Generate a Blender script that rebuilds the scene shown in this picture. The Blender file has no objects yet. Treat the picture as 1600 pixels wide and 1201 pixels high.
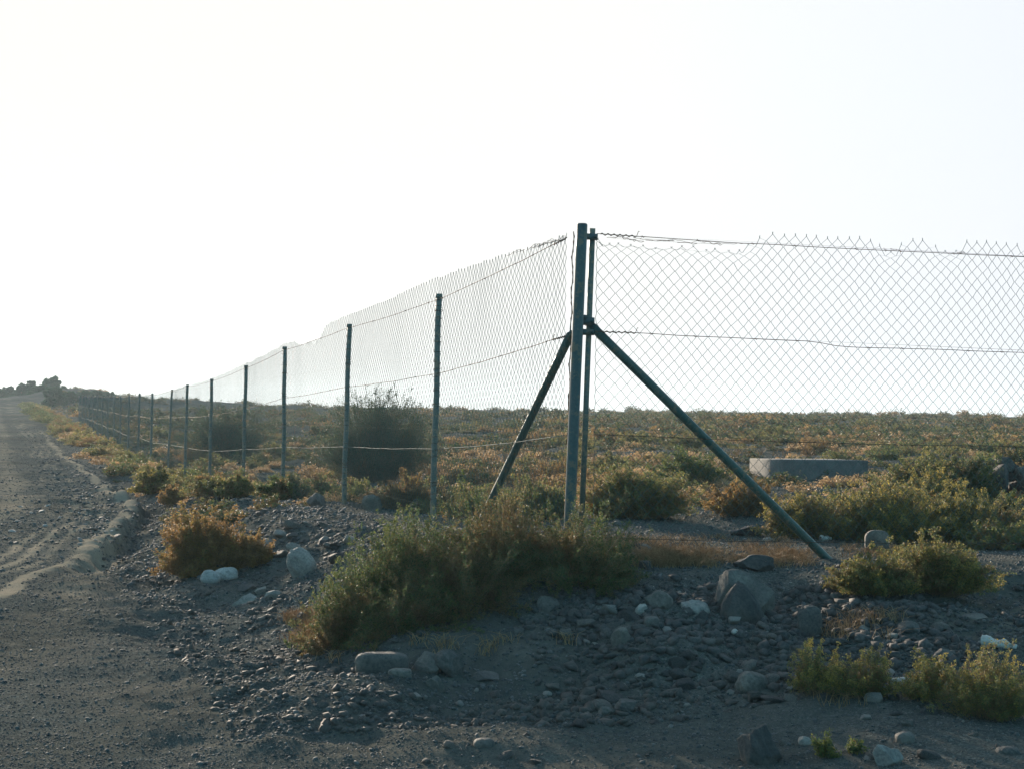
import bpy, math, random
import numpy as np
from mathutils import Vector, Matrix

R = math.radians
rng = np.random.default_rng(7)
random.seed(7)
sc = bpy.context.scene
col = sc.collection

# ------------------------------------------------------------------ camera
F_PX = 2400.0
PITCH, ROLL, EYE = R(1.0), R(0.75), 1.5
fw = Vector((0, math.cos(PITCH), math.sin(PITCH)))
up0 = Vector((0, -math.sin(PITCH), math.cos(PITCH)))
rt0 = Vector((1, 0, 0))
rt = rt0*math.cos(ROLL) + up0*math.sin(ROLL)
up = up0*math.cos(ROLL) - rt0*math.sin(ROLL)
cd = bpy.data.cameras.new('camera')
cam = bpy.data.objects.new('camera', cd)
col.objects.link(cam)
cd.sensor_width = 36
cd.lens = 36*F_PX/1600
cd.clip_start = 0.05
cd.clip_end = 5000
m3 = Matrix((rt, up, -fw)).transposed()
cam.matrix_world = Matrix.Translation((0, 0, EYE)) @ m3.to_4x4()
sc.camera = cam

# ------------------------------------------------------------------ sky, sun, exposure
SUN_EL, SUN_AZ = 14.0, -23.0
w = bpy.data.worlds.new('World')
sc.world = w
w.use_nodes = True
nt = w.node_tree
bg = nt.nodes['Background']
sky = nt.nodes.new('ShaderNodeTexSky')
sky.sky_type = 'NISHITA'
sky.sun_disc = False
sky.sun_elevation = R(SUN_EL)
sky.sun_rotation = R(SUN_AZ)
sky.air_density = 1.0
sky.dust_density = 0.55
sky.ozone_density = 2.0
# thin bright haze veil low in the sky, strongest round the sun
geo = nt.nodes.new('ShaderNodeTexCoord')
dot = nt.nodes.new('ShaderNodeVectorMath'); dot.operation = 'DOT_PRODUCT'
nt.links.new(geo.outputs['Generated'], dot.inputs[0])
dot.inputs[1].default_value = (math.sin(R(SUN_AZ))*math.cos(R(SUN_EL)), math.cos(R(SUN_AZ))*math.cos(R(SUN_EL)), math.sin(R(SUN_EL)))
vr = nt.nodes.new('ShaderNodeValToRGB'); el_ = vr.color_ramp.elements
for p_, c_ in ((0, (.12, .35, .48)), (.4, (.21, .45, .57)), (.68, (.438, .454, .484)), (.80, (.466, .480, .498)), (.92, (.503, .502, .482)), (1, (.52, .508, .47))):
    if p_ == 0: e_ = el_[0]
    elif p_ == 1: e_ = el_[-1]
    else: e_ = el_.new(p_)
    e_.position = p_; e_.color = (*c_, 1)
nt.links.new(dot.outputs['Value'], vr.inputs[0])
v10 = nt.nodes.new('ShaderNodeVectorMath'); v10.operation = 'SCALE'; v10.inputs['Scale'].default_value = 10
nt.links.new(vr.outputs[0], v10.inputs[0])
mn = nt.nodes.new('ShaderNodeVectorMath'); mn.operation = 'MINIMUM'; mn.inputs[1].default_value = (5.1, 5.0, 4.75)
nt.links.new(sky.outputs[0], mn.inputs[0])
sz = nt.nodes.new('ShaderNodeSeparateXYZ'); nt.links.new(geo.outputs['Generated'], sz.inputs[0])
vf = nt.nodes.new('ShaderNodeMapRange'); vf.interpolation_type = 'SMOOTHSTEP'
nt.links.new(sz.outputs[2], vf.inputs[0])
for i_, v_ in ((1, .30), (2, .85), (3, .95), (4, .25)): vf.inputs[i_].default_value = v_
mx = nt.nodes.new('ShaderNodeMix'); mx.data_type = 'RGBA'
nt.links.new(vf.outputs[0], mx.inputs[0]); nt.links.new(mn.outputs[0], mx.inputs[6]); nt.links.new(v10.outputs[0], mx.inputs[7])
nt.links.new(mx.outputs[2], bg.inputs[0])
bg.inputs[1].default_value = 0.10
sd = bpy.data.lights.new('sun', 'SUN')
sd.energy = 4.8
sd.angle = R(0.6)
sd.color = (1.0, 0.85, 0.68)
sun = bpy.data.objects.new('sun', sd)
col.objects.link(sun)
sv = Vector((math.sin(R(SUN_AZ))*math.cos(R(SUN_EL)), math.cos(R(SUN_AZ))*math.cos(R(SUN_EL)), math.sin(R(SUN_EL))))
sun.rotation_euler = sv.to_track_quat('Z', 'Y').to_euler()
sun.location = sv*60
sc.view_settings.view_transform = 'Standard'
sc.view_settings.look = 'None'
sc.view_settings.exposure = 1.0
sc.view_settings.gamma = 1
sc.cycles.use_denoising = True
sc.cycles.max_bounces = 6
sc.cycles.diffuse_bounces = 3
sc.cycles.transparent_max_bounces = 8
sc.cycles.volume_bounces = 0

# ------------------------------------------------------------------ noise
_perm = np.random.default_rng(11).permutation(4096)
def _h(ix, iy, k=0):
    return _perm[(_perm[(_perm[ix & 4095] + iy) & 4095] + k) & 4095]/4095.0
def vnoise(x, y, k=0):
    x = np.asarray(x, float); y = np.asarray(y, float)
    ix = np.floor(x).astype(int); iy = np.floor(y).astype(int)
    fx = x-ix; fy = y-iy
    sx = fx*fx*fx*(fx*(fx*6-15)+10); sy = fy*fy*fy*(fy*(fy*6-15)+10)
    a = _h(ix, iy, k); b = _h(ix+1, iy, k); c = _h(ix, iy+1, k); d = _h(ix+1, iy+1, k)
    return (a*(1-sx)+b*sx)*(1-sy) + (c*(1-sx)+d*sx)*sy*1.0 - 0.5
def fbm(x, y, o=4, k=0, g=0.5):
    s = 0; a = 1.0
    for i in range(o):
        s = s + a*vnoise(x*(2.03**i)+13.7*i, y*(2.03**i)-7.1*i, k+i*17)
        a *= g
    return s
def sstep(a, b, x):
    t = np.clip((x-a)/(b-a), 0, 1)
    return t*t*(3-2*t)

# ------------------------------------------------------------------ the lie of the land (metres, z up, y away from the camera)
C0 = np.array((0.443, 10.13))
eL = np.array((-0.3199, 0.9475)); nL = np.array((-0.9475, -0.3199))
eR = np.array((0.950, 0.3115)); nR = np.array((0.3115, -0.950))
FIELD_L = ((3, 10, 13.5, 16.9, 20, 23.6, 27, 34, 45, 60, 80, 100, 130, 150, 185, 260, 500, 1200),
           (.62, .60, .50, .43, .32, .20, .13, .08, .08, .25, .55, .85, 1.2, 1.42, 1.45, 1.2, .3, -8))
FIELD_R = ((3, 10, 14, 20, 30, 40, 60, 80, 100, 150, 185, 260, 500, 1200),
           (.56, .56, .53, .48, .45, .50, .70, .9, 1.08, 1.45, 1.47, 1.2, .3, -8))
ROAD_Z = ((0, 16, 33, 45, 60, 80, 100, 130, 150, 200, 400, 1200),
          (0, 0, .07, .14, .30, .60, .95, 1.5, 1.62, 1.3, .5, -8))
EDGE = ((-10, 3, 12, 13.3, 15, 17.8, 22.5, 33, 39, 60, 80, 130, 300),
        (-4.2, -4.0, -3.96, -4.1, -4.14, -4.56, -5.5, -9.1, -11.2, -18.1, -25, -42, -99))
TRACK = ((3, 7, 9.8, 13, 16.5, 20), (-2.7, -2.85, -3.1, -3.6, -4.35, -5.2))
HILLS = ((155, 120, 640, 15, .95), (160, 160, 300, 19, .5), (150, 262, 330, 10, .62), (165, 358, 300, 11, .55), (140, 450, 260, 10, .42), (150, 90, 330, 12, .5))

def H(x, y, fine=True):
    x = np.asarray(x, float); y = np.asarray(y, float)
    px, py = x-C0[0], y-C0[1]
    dL = px*nL[0]+py*nL[1]; dR = px*nR[0]+py*nR[1]
    k = 0.35
    hh = np.clip(0.5+0.5*(dL-dR)/k, 0, 1)
    d = dR*(1-hh)+dL*hh + k*hh*(1-hh)
    a = sstep(-0.12, 0.10, x/np.maximum(y, 1))
    zf = np.interp(y, *FIELD_L)*(1-a) + np.interp(y, *FIELD_R)*a
    zr = np.interp(y, *ROAD_Z)
    dn = d + 0.45*fbm(x*0.9, y*0.9, 3, 3)*sstep(0.1, 1.0, d)
    gl = np.interp(dn, (0.1, 0.5, 0.9, 1.25, 1.7, 2.3), (1, .93, .72, .42, .10, 0))
    gr = np.interp(dn, (0.1, .6, 1.1, 1.6, 2.0, 2.6, 3.6), (1, .88, .70, .50, .24, .07, 0))
    gf = np.interp(dn, (0.1, .6, 1.1, 1.6, 2.2, 2.9, 3.9, 5.5), (1, .88, .72, .58, .42, .24, .10, 0))
    b = sstep(-.3, .9, x); b2 = sstep(1.1, 2.2, x)
    g = gl*(1-b)+(gr*(1-b2)+gf*b2)*b
    z = zr + (zf-zr)*g
    # lumps of dug soil on the bank and shoulder
    bank = sstep(0.2, 0.8, d)*(1-sstep(2.4, 3.6, d))*(1-sstep(20, 60, y))
    z = z + bank*(0.13*fbm(x*1.3+5, y*1.3, 3, 21) + 0.035*np.abs(fbm(x*4, y*4, 3, 41)))
    inside = 1-sstep(-0.3, 0.6, d)
    z = z + inside*(0.10*fbm(x*.45, y*.45, 3, 61)*np.clip(y/12, .5, 2.0) + .28*fbm(x*.07, y*.07, 2, 63)*sstep(30, 90, y))
    # road: rim, washed-out gully, ruts
    de = x - np.interp(y, *EDGE)
    e = de + 0.16*fbm(y*.42, x*0, 2, 71)+.015*fbm(x*3, y*3, 3, 77)
    m = sstep(11, 15, y)*(1-sstep(30, 45, y))
    z = z + m*(0.035*np.exp(-((e+.06)/.09)**2)*(1+.5*fbm(x*1.5, y*.8, 2, 73)) + 0.003*np.sin(e*27+2*fbm(y*.5, x*.0, 2, 75))*(np.exp(-((e+.5)/.45)**2)) - .20*sstep(.03, .15, e+.06*fbm(x*4, y*4, 2, 76))*(1-sstep(.22, .95, e))*sstep(13.5, 17, y)*(1-sstep(24, 32, y)))
    road = 1-sstep(-.1, .25, e)
    z = z + road*(.045*fbm(x*.5, y*.25, 3, 81) - .03*np.exp(-((e+.75)/.28)**2) - .03*np.exp(-((e+2.5)/.3)**2))
    tr = x-np.interp(y, *TRACK)
    z = z - .022*np.exp(-(tr/.22)**2)*(1-sstep(17, 19, y))
    z = z + (1-inside)*(1-bank)*0.035*fbm(x*1.1, y*1.1, 3, 91)
    for (Y, pc, wd, sy, hz) in HILLS:
        cx = (pc-800)/2400*Y
        z = z + hz*np.exp(-((x-cx)/(wd/2400*Y*.16))**2 - ((y-Y)/sy)**2)
    z = z - .10*sstep(.9, 2.2, x)*(1-sstep(13, 18, y))*inside - .05*sstep(.9, 2.2, x)*(1-inside)*(1-sstep(1, 2.5, d))
    if fine:
        nr = 1-sstep(18, 40, y)
        z = z + nr*(.010*fbm(x*5, y*5, 2, 101)*(.4+bank) + .008*fbm(x*13, y*13, 3, 111)*(0.15+bank+.5*inside))
    return z
def Hz(x, y): return float(H(np.array([x]), np.array([y]))[0])
def ray(px, py):
    return (fw*F_PX + rt*(px-800) - up*(py-600.5))
def at(px, py, Y):
    d = ray(px, py); t = Y/d.y
    return Vector((d.x*t, Y, EYE+d.z*t))
def hit(px, py, ymax=220.0):
    d = ray(px, py)
    ys = np.geomspace(5.0, ymax, 3000); t = ys/d.y
    zz = EYE+d.z*t; hh = H(d.x*t, ys)
    i = np.argmax(zz <= hh)
    if not (zz <= hh).any(): i = len(ys)-1
    return Vector((d.x*t[i], ys[i], hh[i]))

# ------------------------------------------------------------------ object helpers
def mesh_obj(name, V, Fc, mats, parent=None, smooth=False, attrs=None, mi=None):
    V = np.asarray(V, np.float32); Fc = np.asarray(Fc, np.int32)
    me = bpy.data.meshes.new(name)
    n, k = Fc.shape
    me.vertices.add(len(V)); me.vertices.foreach_set('co', V.ravel())
    me.loops.add(n*k); me.loops.foreach_set('vertex_index', Fc.ravel())
    me.polygons.add(n); me.polygons.foreach_set('loop_start', np.arange(0, n*k, k, dtype=np.int32))
    me.polygons.foreach_set('loop_total', np.full(n, k, np.int32))
    if smooth: me.polygons.foreach_set('use_smooth', np.ones(n, bool))
    if mi is not None: me.polygons.foreach_set('material_index', np.asarray(mi, np.int32))
    if attrs:
        for an, av in attrs.items():
            a = me.attributes.new(an, 'FLOAT', 'POINT'); a.data.foreach_set('value', np.asarray(av, np.float32))
    me.update(calc_edges=True)
    for m in (mats if isinstance(mats, (list, tuple)) else [mats]): me.materials.append(m)
    o = bpy.data.objects.new(name, me); col.objects.link(o)
    if parent is not None: o.parent = parent
    return o
def empty(name, loc=(0, 0, 0), rz=0):
    o = bpy.data.objects.new(name, None); col.objects.link(o)
    o.location = loc; o.rotation_euler = (0, 0, rz); o.empty_display_size = .1
    return o
def tag(o, label=None, cat=None, group=None, kind=None):
    if label: o['label'] = label
    if cat: o['category'] = cat
    if group: o['group'] = group
    if kind: o['kind'] = kind
    return o
def copy_tree(o, parent=None):
    c = o.copy(); col.objects.link(c)
    if parent is not None: c.parent = parent
    for ch in o.children: copy_tree(ch, c)
    return c
class MB:
    """collects tubes and boxes into one quad mesh"""
    def __init__(s): s.V = []; s.F = []; s.n = 0
    def add(s, V, Fc):
        s.V.append(np.asarray(V, float)); s.F.append(np.asarray(Fc)+s.n); s.n += len(V)
    def tube(s, pts, r, k=8, cap=True):
        P = np.asarray(pts, float); n = len(P)
        rr = np.full(n, r) if np.isscalar(r) else np.asarray(r, float)
        T = np.gradient(P, axis=0); T /= np.linalg.norm(T, axis=1)[:, None]+1e-12
        ref = np.array((0, 0, 1.)) if abs(T[0][2]) < .8 else np.array((1., 0, 0))
        A = np.cross(T, ref); A /= np.linalg.norm(A, axis=1)[:, None]; B = np.cross(T, A)
        th = np.arange(k)/k*2*math.pi
        V = P[:, None]+rr[:, None, None]*(A[:, None]*np.cos(th)[None, :, None]+B[:, None]*np.sin(th)[None, :, None])
        i = np.arange(n-1)[:, None]*k; j = np.arange(k)[None]; j2 = (j+1) % k
        Fq = np.stack((i+j, i+j2, i+k+j2, i+k+j), -1).reshape(-1, 4)
        V = V.reshape(-1, 3)
        if cap:
            V = np.concatenate((V, [P[0], P[-1]])); a, b = n*k, n*k+1
            e = (n-1)*k; js = np.arange(0, k, 2)
            Fq = np.concatenate((Fq, np.stack((np.full(len(js), a), (js+2) % k, js+1, js), -1),
                                 np.stack((np.full(len(js), b), e+js, e+js+1, e+(js+2) % k), -1)))
        s.add(V, Fq)
    def box(s, c, ax, ay, az):
        c = np.asarray(c, float); ax, ay, az = (np.asarray(q, float) for q in (ax, ay, az))
        V = [c+i*ax+j*ay+k*az for i in (-1, 1) for j in (-1, 1) for k in (-1, 1)]
        s.add(V, [(0, 1, 3, 2), (4, 6, 7, 5), (0, 4, 5, 1), (2, 3, 7, 6), (0, 2, 6, 4), (1, 5, 7, 3)])
    def build(s, name, mat, parent=None, smooth=True):
        return mesh_obj(name, np.concatenate(s.V), np.concatenate(s.F), mat, parent, smooth)

# ------------------------------------------------------------------ materials
def new_mat(name):
    m = bpy.data.materials.new(name); m.use_nodes = True
    t = m.node_tree; return m, t, t.nodes, t.links, t.nodes['Principled BSDF']
def N(nodes, kind, **kw):
    n = nodes.new(kind)
    for k, v in kw.items():
        if k in n.inputs: n.inputs[k].default_value = v
        else: setattr(n, k, v)
    return n
def ramp(nodes, stops):
    r = nodes.new('ShaderNodeValToRGB'); e = r.color_ramp.elements
    while len(e) < len(stops): e.new(.5)
    for i, (p, c) in enumerate(stops):
        e[i].position = p; e[i].color = (*c, 1)
    return r
def mixc(nt_, a, b, f, bt='MIX'):
    m = nt_.nodes.new('ShaderNodeMix'); m.data_type = 'RGBA'; m.blend_type = bt
    for s, v in ((m.inputs[6], a), (m.inputs[7], b), (m.inputs[0], f)):
        if hasattr(v, 'links'): nt_.links.new(v, s)
        elif isinstance(v, (int, float)): s.default_value = v
        else: s.default_value = (*v, 1)
    return m.outputs[2]

def ground_mat():
    m, t, n, l, p = new_mat('dry_gravel_ground')
    tc = N(n, 'ShaderNodeTexCoord')
    def noise(sc_, det=6, rough=.6):
        q = N(n, 'ShaderNodeTexNoise', Scale=sc_, Detail=det, Roughness=rough); l.new(tc.outputs['Object'], q.inputs['Vector']); return q
    def vor(sc_, feat='F1'):
        q = N(n, 'ShaderNodeTexVoronoi', Scale=sc_); q.feature = feat; l.new(tc.outputs['Object'], q.inputs['Vector']); return q
    n1, n2, n3 = noise(.7), noise(6, 8, .7), noise(45, 5, .7)
    v1, v2 = vor(130), vor(48)
    dust = N(n, 'ShaderNodeAttribute', attribute_name='dust')
    grav = N(n, 'ShaderNodeAttribute', attribute_name='gravel')
    base = ramp(n, [(.3, (.070, .064, .057)), (.5, (.125, .108, .090)), (.72, (.185, .156, .125))]); l.new(n2.outputs[0], base.inputs[0])
    gr = ramp(n, [(0, (.05, .048, .046)), (.35, (.10, .092, .083)), (.75, (.17, .150, .128)), (1, (.36, .33, .29))]); l.new(v1.outputs['Color'], gr.inputs[0])
    gr2 = ramp(n, [(0, (.07, .063, .056)), (.6, (.15, .13, .11)), (1, (.30, .27, .23))]); l.new(v2.outputs['Color'], gr2.inputs[0])
    g = mixc(t, gr.outputs[0], gr2.outputs[0], .35)
    th = N(n, 'ShaderNodeMath', operation='MULTIPLY_ADD'); l.new(n3.outputs[0], th.inputs[0]); th.inputs[1].default_value = 1.6
    l.new(grav.outputs['Fac'], th.inputs[2])
    th2 = N(n, 'ShaderNodeMapRange'); l.new(th.outputs[0], th2.inputs[0]); th2.inputs[1].default_value = .95; th2.inputs[2].default_value = 1.45
    c = mixc(t, base.outputs[0], g, th2.outputs[0])
    dn = N(n, 'ShaderNodeMath', operation='MULTIPLY_ADD'); l.new(n2.outputs[0], dn.inputs[0]); dn.inputs[1].default_value = 1.0
    l.new(dust.outputs['Fac'], dn.inputs[2])
    dr = N(n, 'ShaderNodeMapRange'); l.new(dn.outputs[0], dr.inputs[0]); dr.inputs[1].default_value = .75; dr.inputs[2].default_value = 1.35
    dc = ramp(n, [(.3, (.27, .205, .15)), (.7, (.41, .315, .235))]); l.new(n3.outputs[0], dc.inputs[0])
    c = mixc(t, c, dc.outputs[0], dr.outputs[0])
    big = ramp(n, [(.35, (.56, .68, .72)), (.65, (.90, .97, .97))]); l.new(n1.outputs[0], big.inputs[0])
    c = mixc(t, c, big.outputs[0], 1.0, 'MULTIPLY')
    l.new(c, p.inputs['Base Color']); p.inputs['Roughness'].default_value = .88
    p.inputs['Specular IOR Level'].default_value = 0.0
    # bump
    b1 = N(n, 'ShaderNodeBump', Strength=.55, Distance=.008); l.new(v1.outputs['Distance'], b1.inputs['Height']); b1.invert = True
    b2 = N(n, 'ShaderNodeBump', Strength=.45, Distance=.012); l.new(n3.outputs[0], b2.inputs['Height']); l.new(b1.outputs[0], b2.inputs['Normal'])
    b3 = N(n, 'ShaderNodeBump', Strength=.35, Distance=.04); l.new(n2.outputs[0], b3.inputs['Height']); l.new(b2.outputs[0], b3.inputs['Normal'])
    l.new(b3.outputs[0], p.inputs['Normal'])
    return m

def stone_mat(name, c0, c1, c2, per_obj=.35, dust=.3):
    m, t, n, l, p = new_mat(name)
    tc = N(n, 'ShaderNodeTexCoord'); oi = N(n, 'ShaderNodeObjectInfo')
    off = N(n, 'ShaderNodeVectorMath', operation='MULTIPLY_ADD'); off.inputs[1].default_value = (1, 1, 1)
    cx = N(n, 'ShaderNodeCombineXYZ'); l.new(oi.outputs['Random'], cx.inputs[0])
    sc2 = N(n, 'ShaderNodeVectorMath', operation='SCALE'); l.new(cx.outputs[0], sc2.inputs[0]); sc2.inputs['Scale'].default_value = 30
    l.new(tc.outputs['Object'], off.inputs[0]); l.new(sc2.outputs[0], off.inputs[2])
    a = N(n, 'ShaderNodeTexNoise', Scale=7, Detail=8, Roughness=.65); l.new(off.outputs[0], a.inputs[0])
    b = N(n, 'ShaderNodeTexNoise', Scale=60, Detail=5, Roughness=.7); l.new(off.outputs[0], b.inputs[0])
    r = ramp(n, [(.3, c0), (.52, c1), (.72, c2)]); l.new(a.outputs[0], r.inputs[0])
    sp = ramp(n, [(.3, (.6, .6, .6)), (.6, (1.15, 1.12, 1.08))]); l.new(b.outputs[0], sp.inputs[0])
    c = mixc(t, r.outputs[0], sp.outputs[0], 1.0, 'MULTIPLY')
    pr = ramp(n, [(0, (1-per_obj, 1-per_obj, 1-per_obj*.9)), (1, (1+per_obj, 1+per_obj*.9, 1+per_obj*.75))]); l.new(oi.outputs['Random'], pr.inputs[0])
    c = mixc(t, c, pr.outputs[0], 1.0, 'MULTIPLY')
    # soil clinging low on the stone
    sx = N(n, 'ShaderNodeSeparateXYZ'); l.new(tc.outputs['Generated'], sx.inputs[0])
    ad = N(n, 'ShaderNodeMath', operation='MULTIPLY_ADD'); l.new(a.outputs[0], ad.inputs[0]); ad.inputs[1].default_value = -.8; l.new(sx.outputs[2], ad.inputs[2])
    mr = N(n, 'ShaderNodeMapRange'); l.new(ad.outputs[0], mr.inputs[0]); mr.inputs[1].default_value = .12; mr.inputs[2].default_value = -.12
    mr.inputs[3].default_value = 0; mr.inputs[4].default_value = dust
    c = mixc(t, c, (.10, .075, .053), mr.outputs[0])
    l.new(c, p.inputs['Base Color']); p.inputs['Roughness'].default_value = .8
    p.inputs['Specular IOR Level'].default_value = .4
    b1 = N(n, 'ShaderNodeBump', Strength=.6, Distance=.01); l.new(b.outputs[0], b1.inputs['Height'])
    b2 = N(n, 'ShaderNodeBump', Strength=.6, Distance=.03); l.new(a.outputs[0], b2.inputs['Height']); l.new(b1.outputs[0], b2.inputs['Normal'])
    l.new(b2.outputs[0], p.inputs['Normal'])
    return m

def leaf_mat(name, stops, trans=.48, per_obj=.18):
    m, t, n, l, p = new_mat(name)
    a = N(n, 'ShaderNodeAttribute', attribute_name='tint'); r = ramp(n, stops); l.new(a.outputs['Fac'], r.inputs[0])
    oi = N(n, 'ShaderNodeObjectInfo')
    pr = ramp(n, [(0, (1-per_obj, 1-per_obj, 1-per_obj)), (1, (1+per_obj, 1+per_obj*.8, 1+per_obj*.4))]); l.new(oi.outputs['Random'], pr.inputs[0])
    c = mixc(t, r.outputs[0], pr.outputs[0], 1.0, 'MULTIPLY')
    l.new(c, p.inputs['Base Color']); p.inputs['Roughness'].default_value = .6
    p.inputs['Specular IOR Level'].default_value = .3
    tr = N(n, 'ShaderNodeBsdfTranslucent'); l.new(c, tr.inputs[0])
    ms = N(n, 'ShaderNodeMixShader'); ms.inputs[0].default_value = trans
    l.new(p.outputs[0], ms.inputs[1]); l.new(tr.outputs[0], ms.inputs[2])
    l.new(ms.outputs[0], n['Material Output'].inputs[0])
    return m
def paint_mat(name, c0, c1, rust=(.16, .10, .06), amount=.45, rough=.45, metal=.0, scale=18):
    m, t, n, l, p = new_mat(name)
    tc = N(n, 'ShaderNodeTexCoord')
    a = N(n, 'ShaderNodeTexNoise', Scale=scale, Detail=8, Roughness=.7); l.new(tc.outputs['Object'], a.inputs[0])
    b = N(n, 'ShaderNodeTexNoise', Scale=scale*4, Detail=4, Roughness=.6); l.new(tc.outputs['Object'], b.inputs[0])
    r = ramp(n, [(.35, c0), (.65, c1)]); l.new(b.outputs[0], r.inputs[0])
    mr = N(n, 'ShaderNodeMapRange'); l.new(a.outputs[0], mr.inputs[0]); mr.inputs[1].default_value = 1-amount; mr.inputs[2].default_value = 1.06-amount
    c = mixc(t, r.outputs[0], rust, mr.outputs[0])
    l.new(c, p.inputs['Base Color']); p.inputs['Roughness'].default_value = rough; p.inputs['Metallic'].default_value = metal
    rr = N(n, 'ShaderNodeMapRange'); l.new(mr.outputs[0], rr.inputs[0]); rr.inputs[3].default_value = rough; rr.inputs[4].default_value = .85
    l.new(rr.outputs[0], p.inputs['Roughness'])
    if rough > .6: p.inputs['Specular IOR Level'].default_value = .15
    bm = N(n, 'ShaderNodeBump', Strength=.35, Distance=.003); l.new(a.outputs[0], bm.inputs['Height']); l.new(bm.outputs[0], p.inputs['Normal'])
    return m
M = {}
M['ground'] = ground_mat()
M['stone'] = stone_mat('brown_grey_stone', (.065, .062, .058), (.12, .11, .098), (.20, .18, .155), .35)
M['pale'] = stone_mat('pale_stone', (.20, .185, .165), (.30, .275, .245), (.42, .385, .345), .12, .45)
M['white'] = stone_mat('whitish_stone', (.30, .29, .275), (.40, .385, .36), (.50, .48, .45), .08, .5)
M['dark'] = stone_mat('dark_stone', (.038, .038, .038), (.068, .064, .060), (.11, .10, .09), .2, .35)
M['pebble'] = stone_mat('gravel_pebble', (.045, .05, .054), (.09, .092, .09), (.21, .20, .185), .0, 0)
M['concrete'] = stone_mat('weathered_concrete', (.08, .082, .08), (.115, .115, .108), (.16, .155, .145), .05, .3)
G1, G2 = (.062, .108, .055), (.125, .170, .070)
OL, YE, OR, BR = (.175, .170, .075), (.34, .275, .095), (.27, .175, .082), (.165, .115, .070)
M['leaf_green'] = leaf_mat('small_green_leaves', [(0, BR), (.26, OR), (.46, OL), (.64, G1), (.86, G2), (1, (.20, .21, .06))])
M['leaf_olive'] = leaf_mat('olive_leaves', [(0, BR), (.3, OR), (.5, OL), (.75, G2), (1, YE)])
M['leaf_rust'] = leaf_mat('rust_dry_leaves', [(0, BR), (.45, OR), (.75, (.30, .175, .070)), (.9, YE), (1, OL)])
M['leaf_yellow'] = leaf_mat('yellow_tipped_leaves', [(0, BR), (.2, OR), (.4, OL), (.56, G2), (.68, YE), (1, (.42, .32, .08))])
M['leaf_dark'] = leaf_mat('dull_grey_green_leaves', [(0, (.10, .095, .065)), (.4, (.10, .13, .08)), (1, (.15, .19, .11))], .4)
M['leaf_tree'] = leaf_mat('dark_tree_leaves', [(0, (.035, .085, .045)), (.5, (.050, .125, .062)), (1, (.08, .17, .08))], .35)
dk = lambda c, f=.70: tuple(v*f for v in c)
M['leaf_plain'] = leaf_mat('dull_scrub_leaves', [(0, dk(BR)), (.3, dk(OR)), (.5, dk(OL)), (.75, dk(G1)), (1, dk(G2))], .4)
M['straw'] = leaf_mat('dry_straw', [(0, (.24, .14, .07)), (.5, (.42, .27, .14)), (1, (.55, .40, .23))], .4)
M['twig'] = paint_mat('thin_brown_twigs', (.17, .12, .075), (.29, .205, .13), (.32, .25, .17), .4, .8)
M['post'] = paint_mat('weathered_green_post_paint', (.085, .105, .090), (.14, .15, .12), (.24, .19, .13), .48, .5)
M['corner'] = paint_mat('dark_green_post_paint', (.032, .058, .057), (.046, .076, .072), (.13, .118, .085), .47, .38, scale=12)
M['brace'] = paint_mat('green_brace_paint', (.030, .070, .060), (.044, .088, .072), (.14, .13, .09), .46, .42, scale=14)
M['wire'] = paint_mat('coated_mesh_wire', (.075, .115, .105), (.12, .155, .135), (.20, .13, .09), .42, .75, scale=4)
M['rustwire'] = paint_mat('rusty_wire', (.09, .06, .045), (.15, .095, .065), (.06, .045, .035), .5, .7, scale=30)
M['plastic'] = paint_mat('dirty_white_plastic', (.34, .32, .28), (.46, .44, .39), (.22, .18, .13), .42, .4, scale=20)

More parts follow.
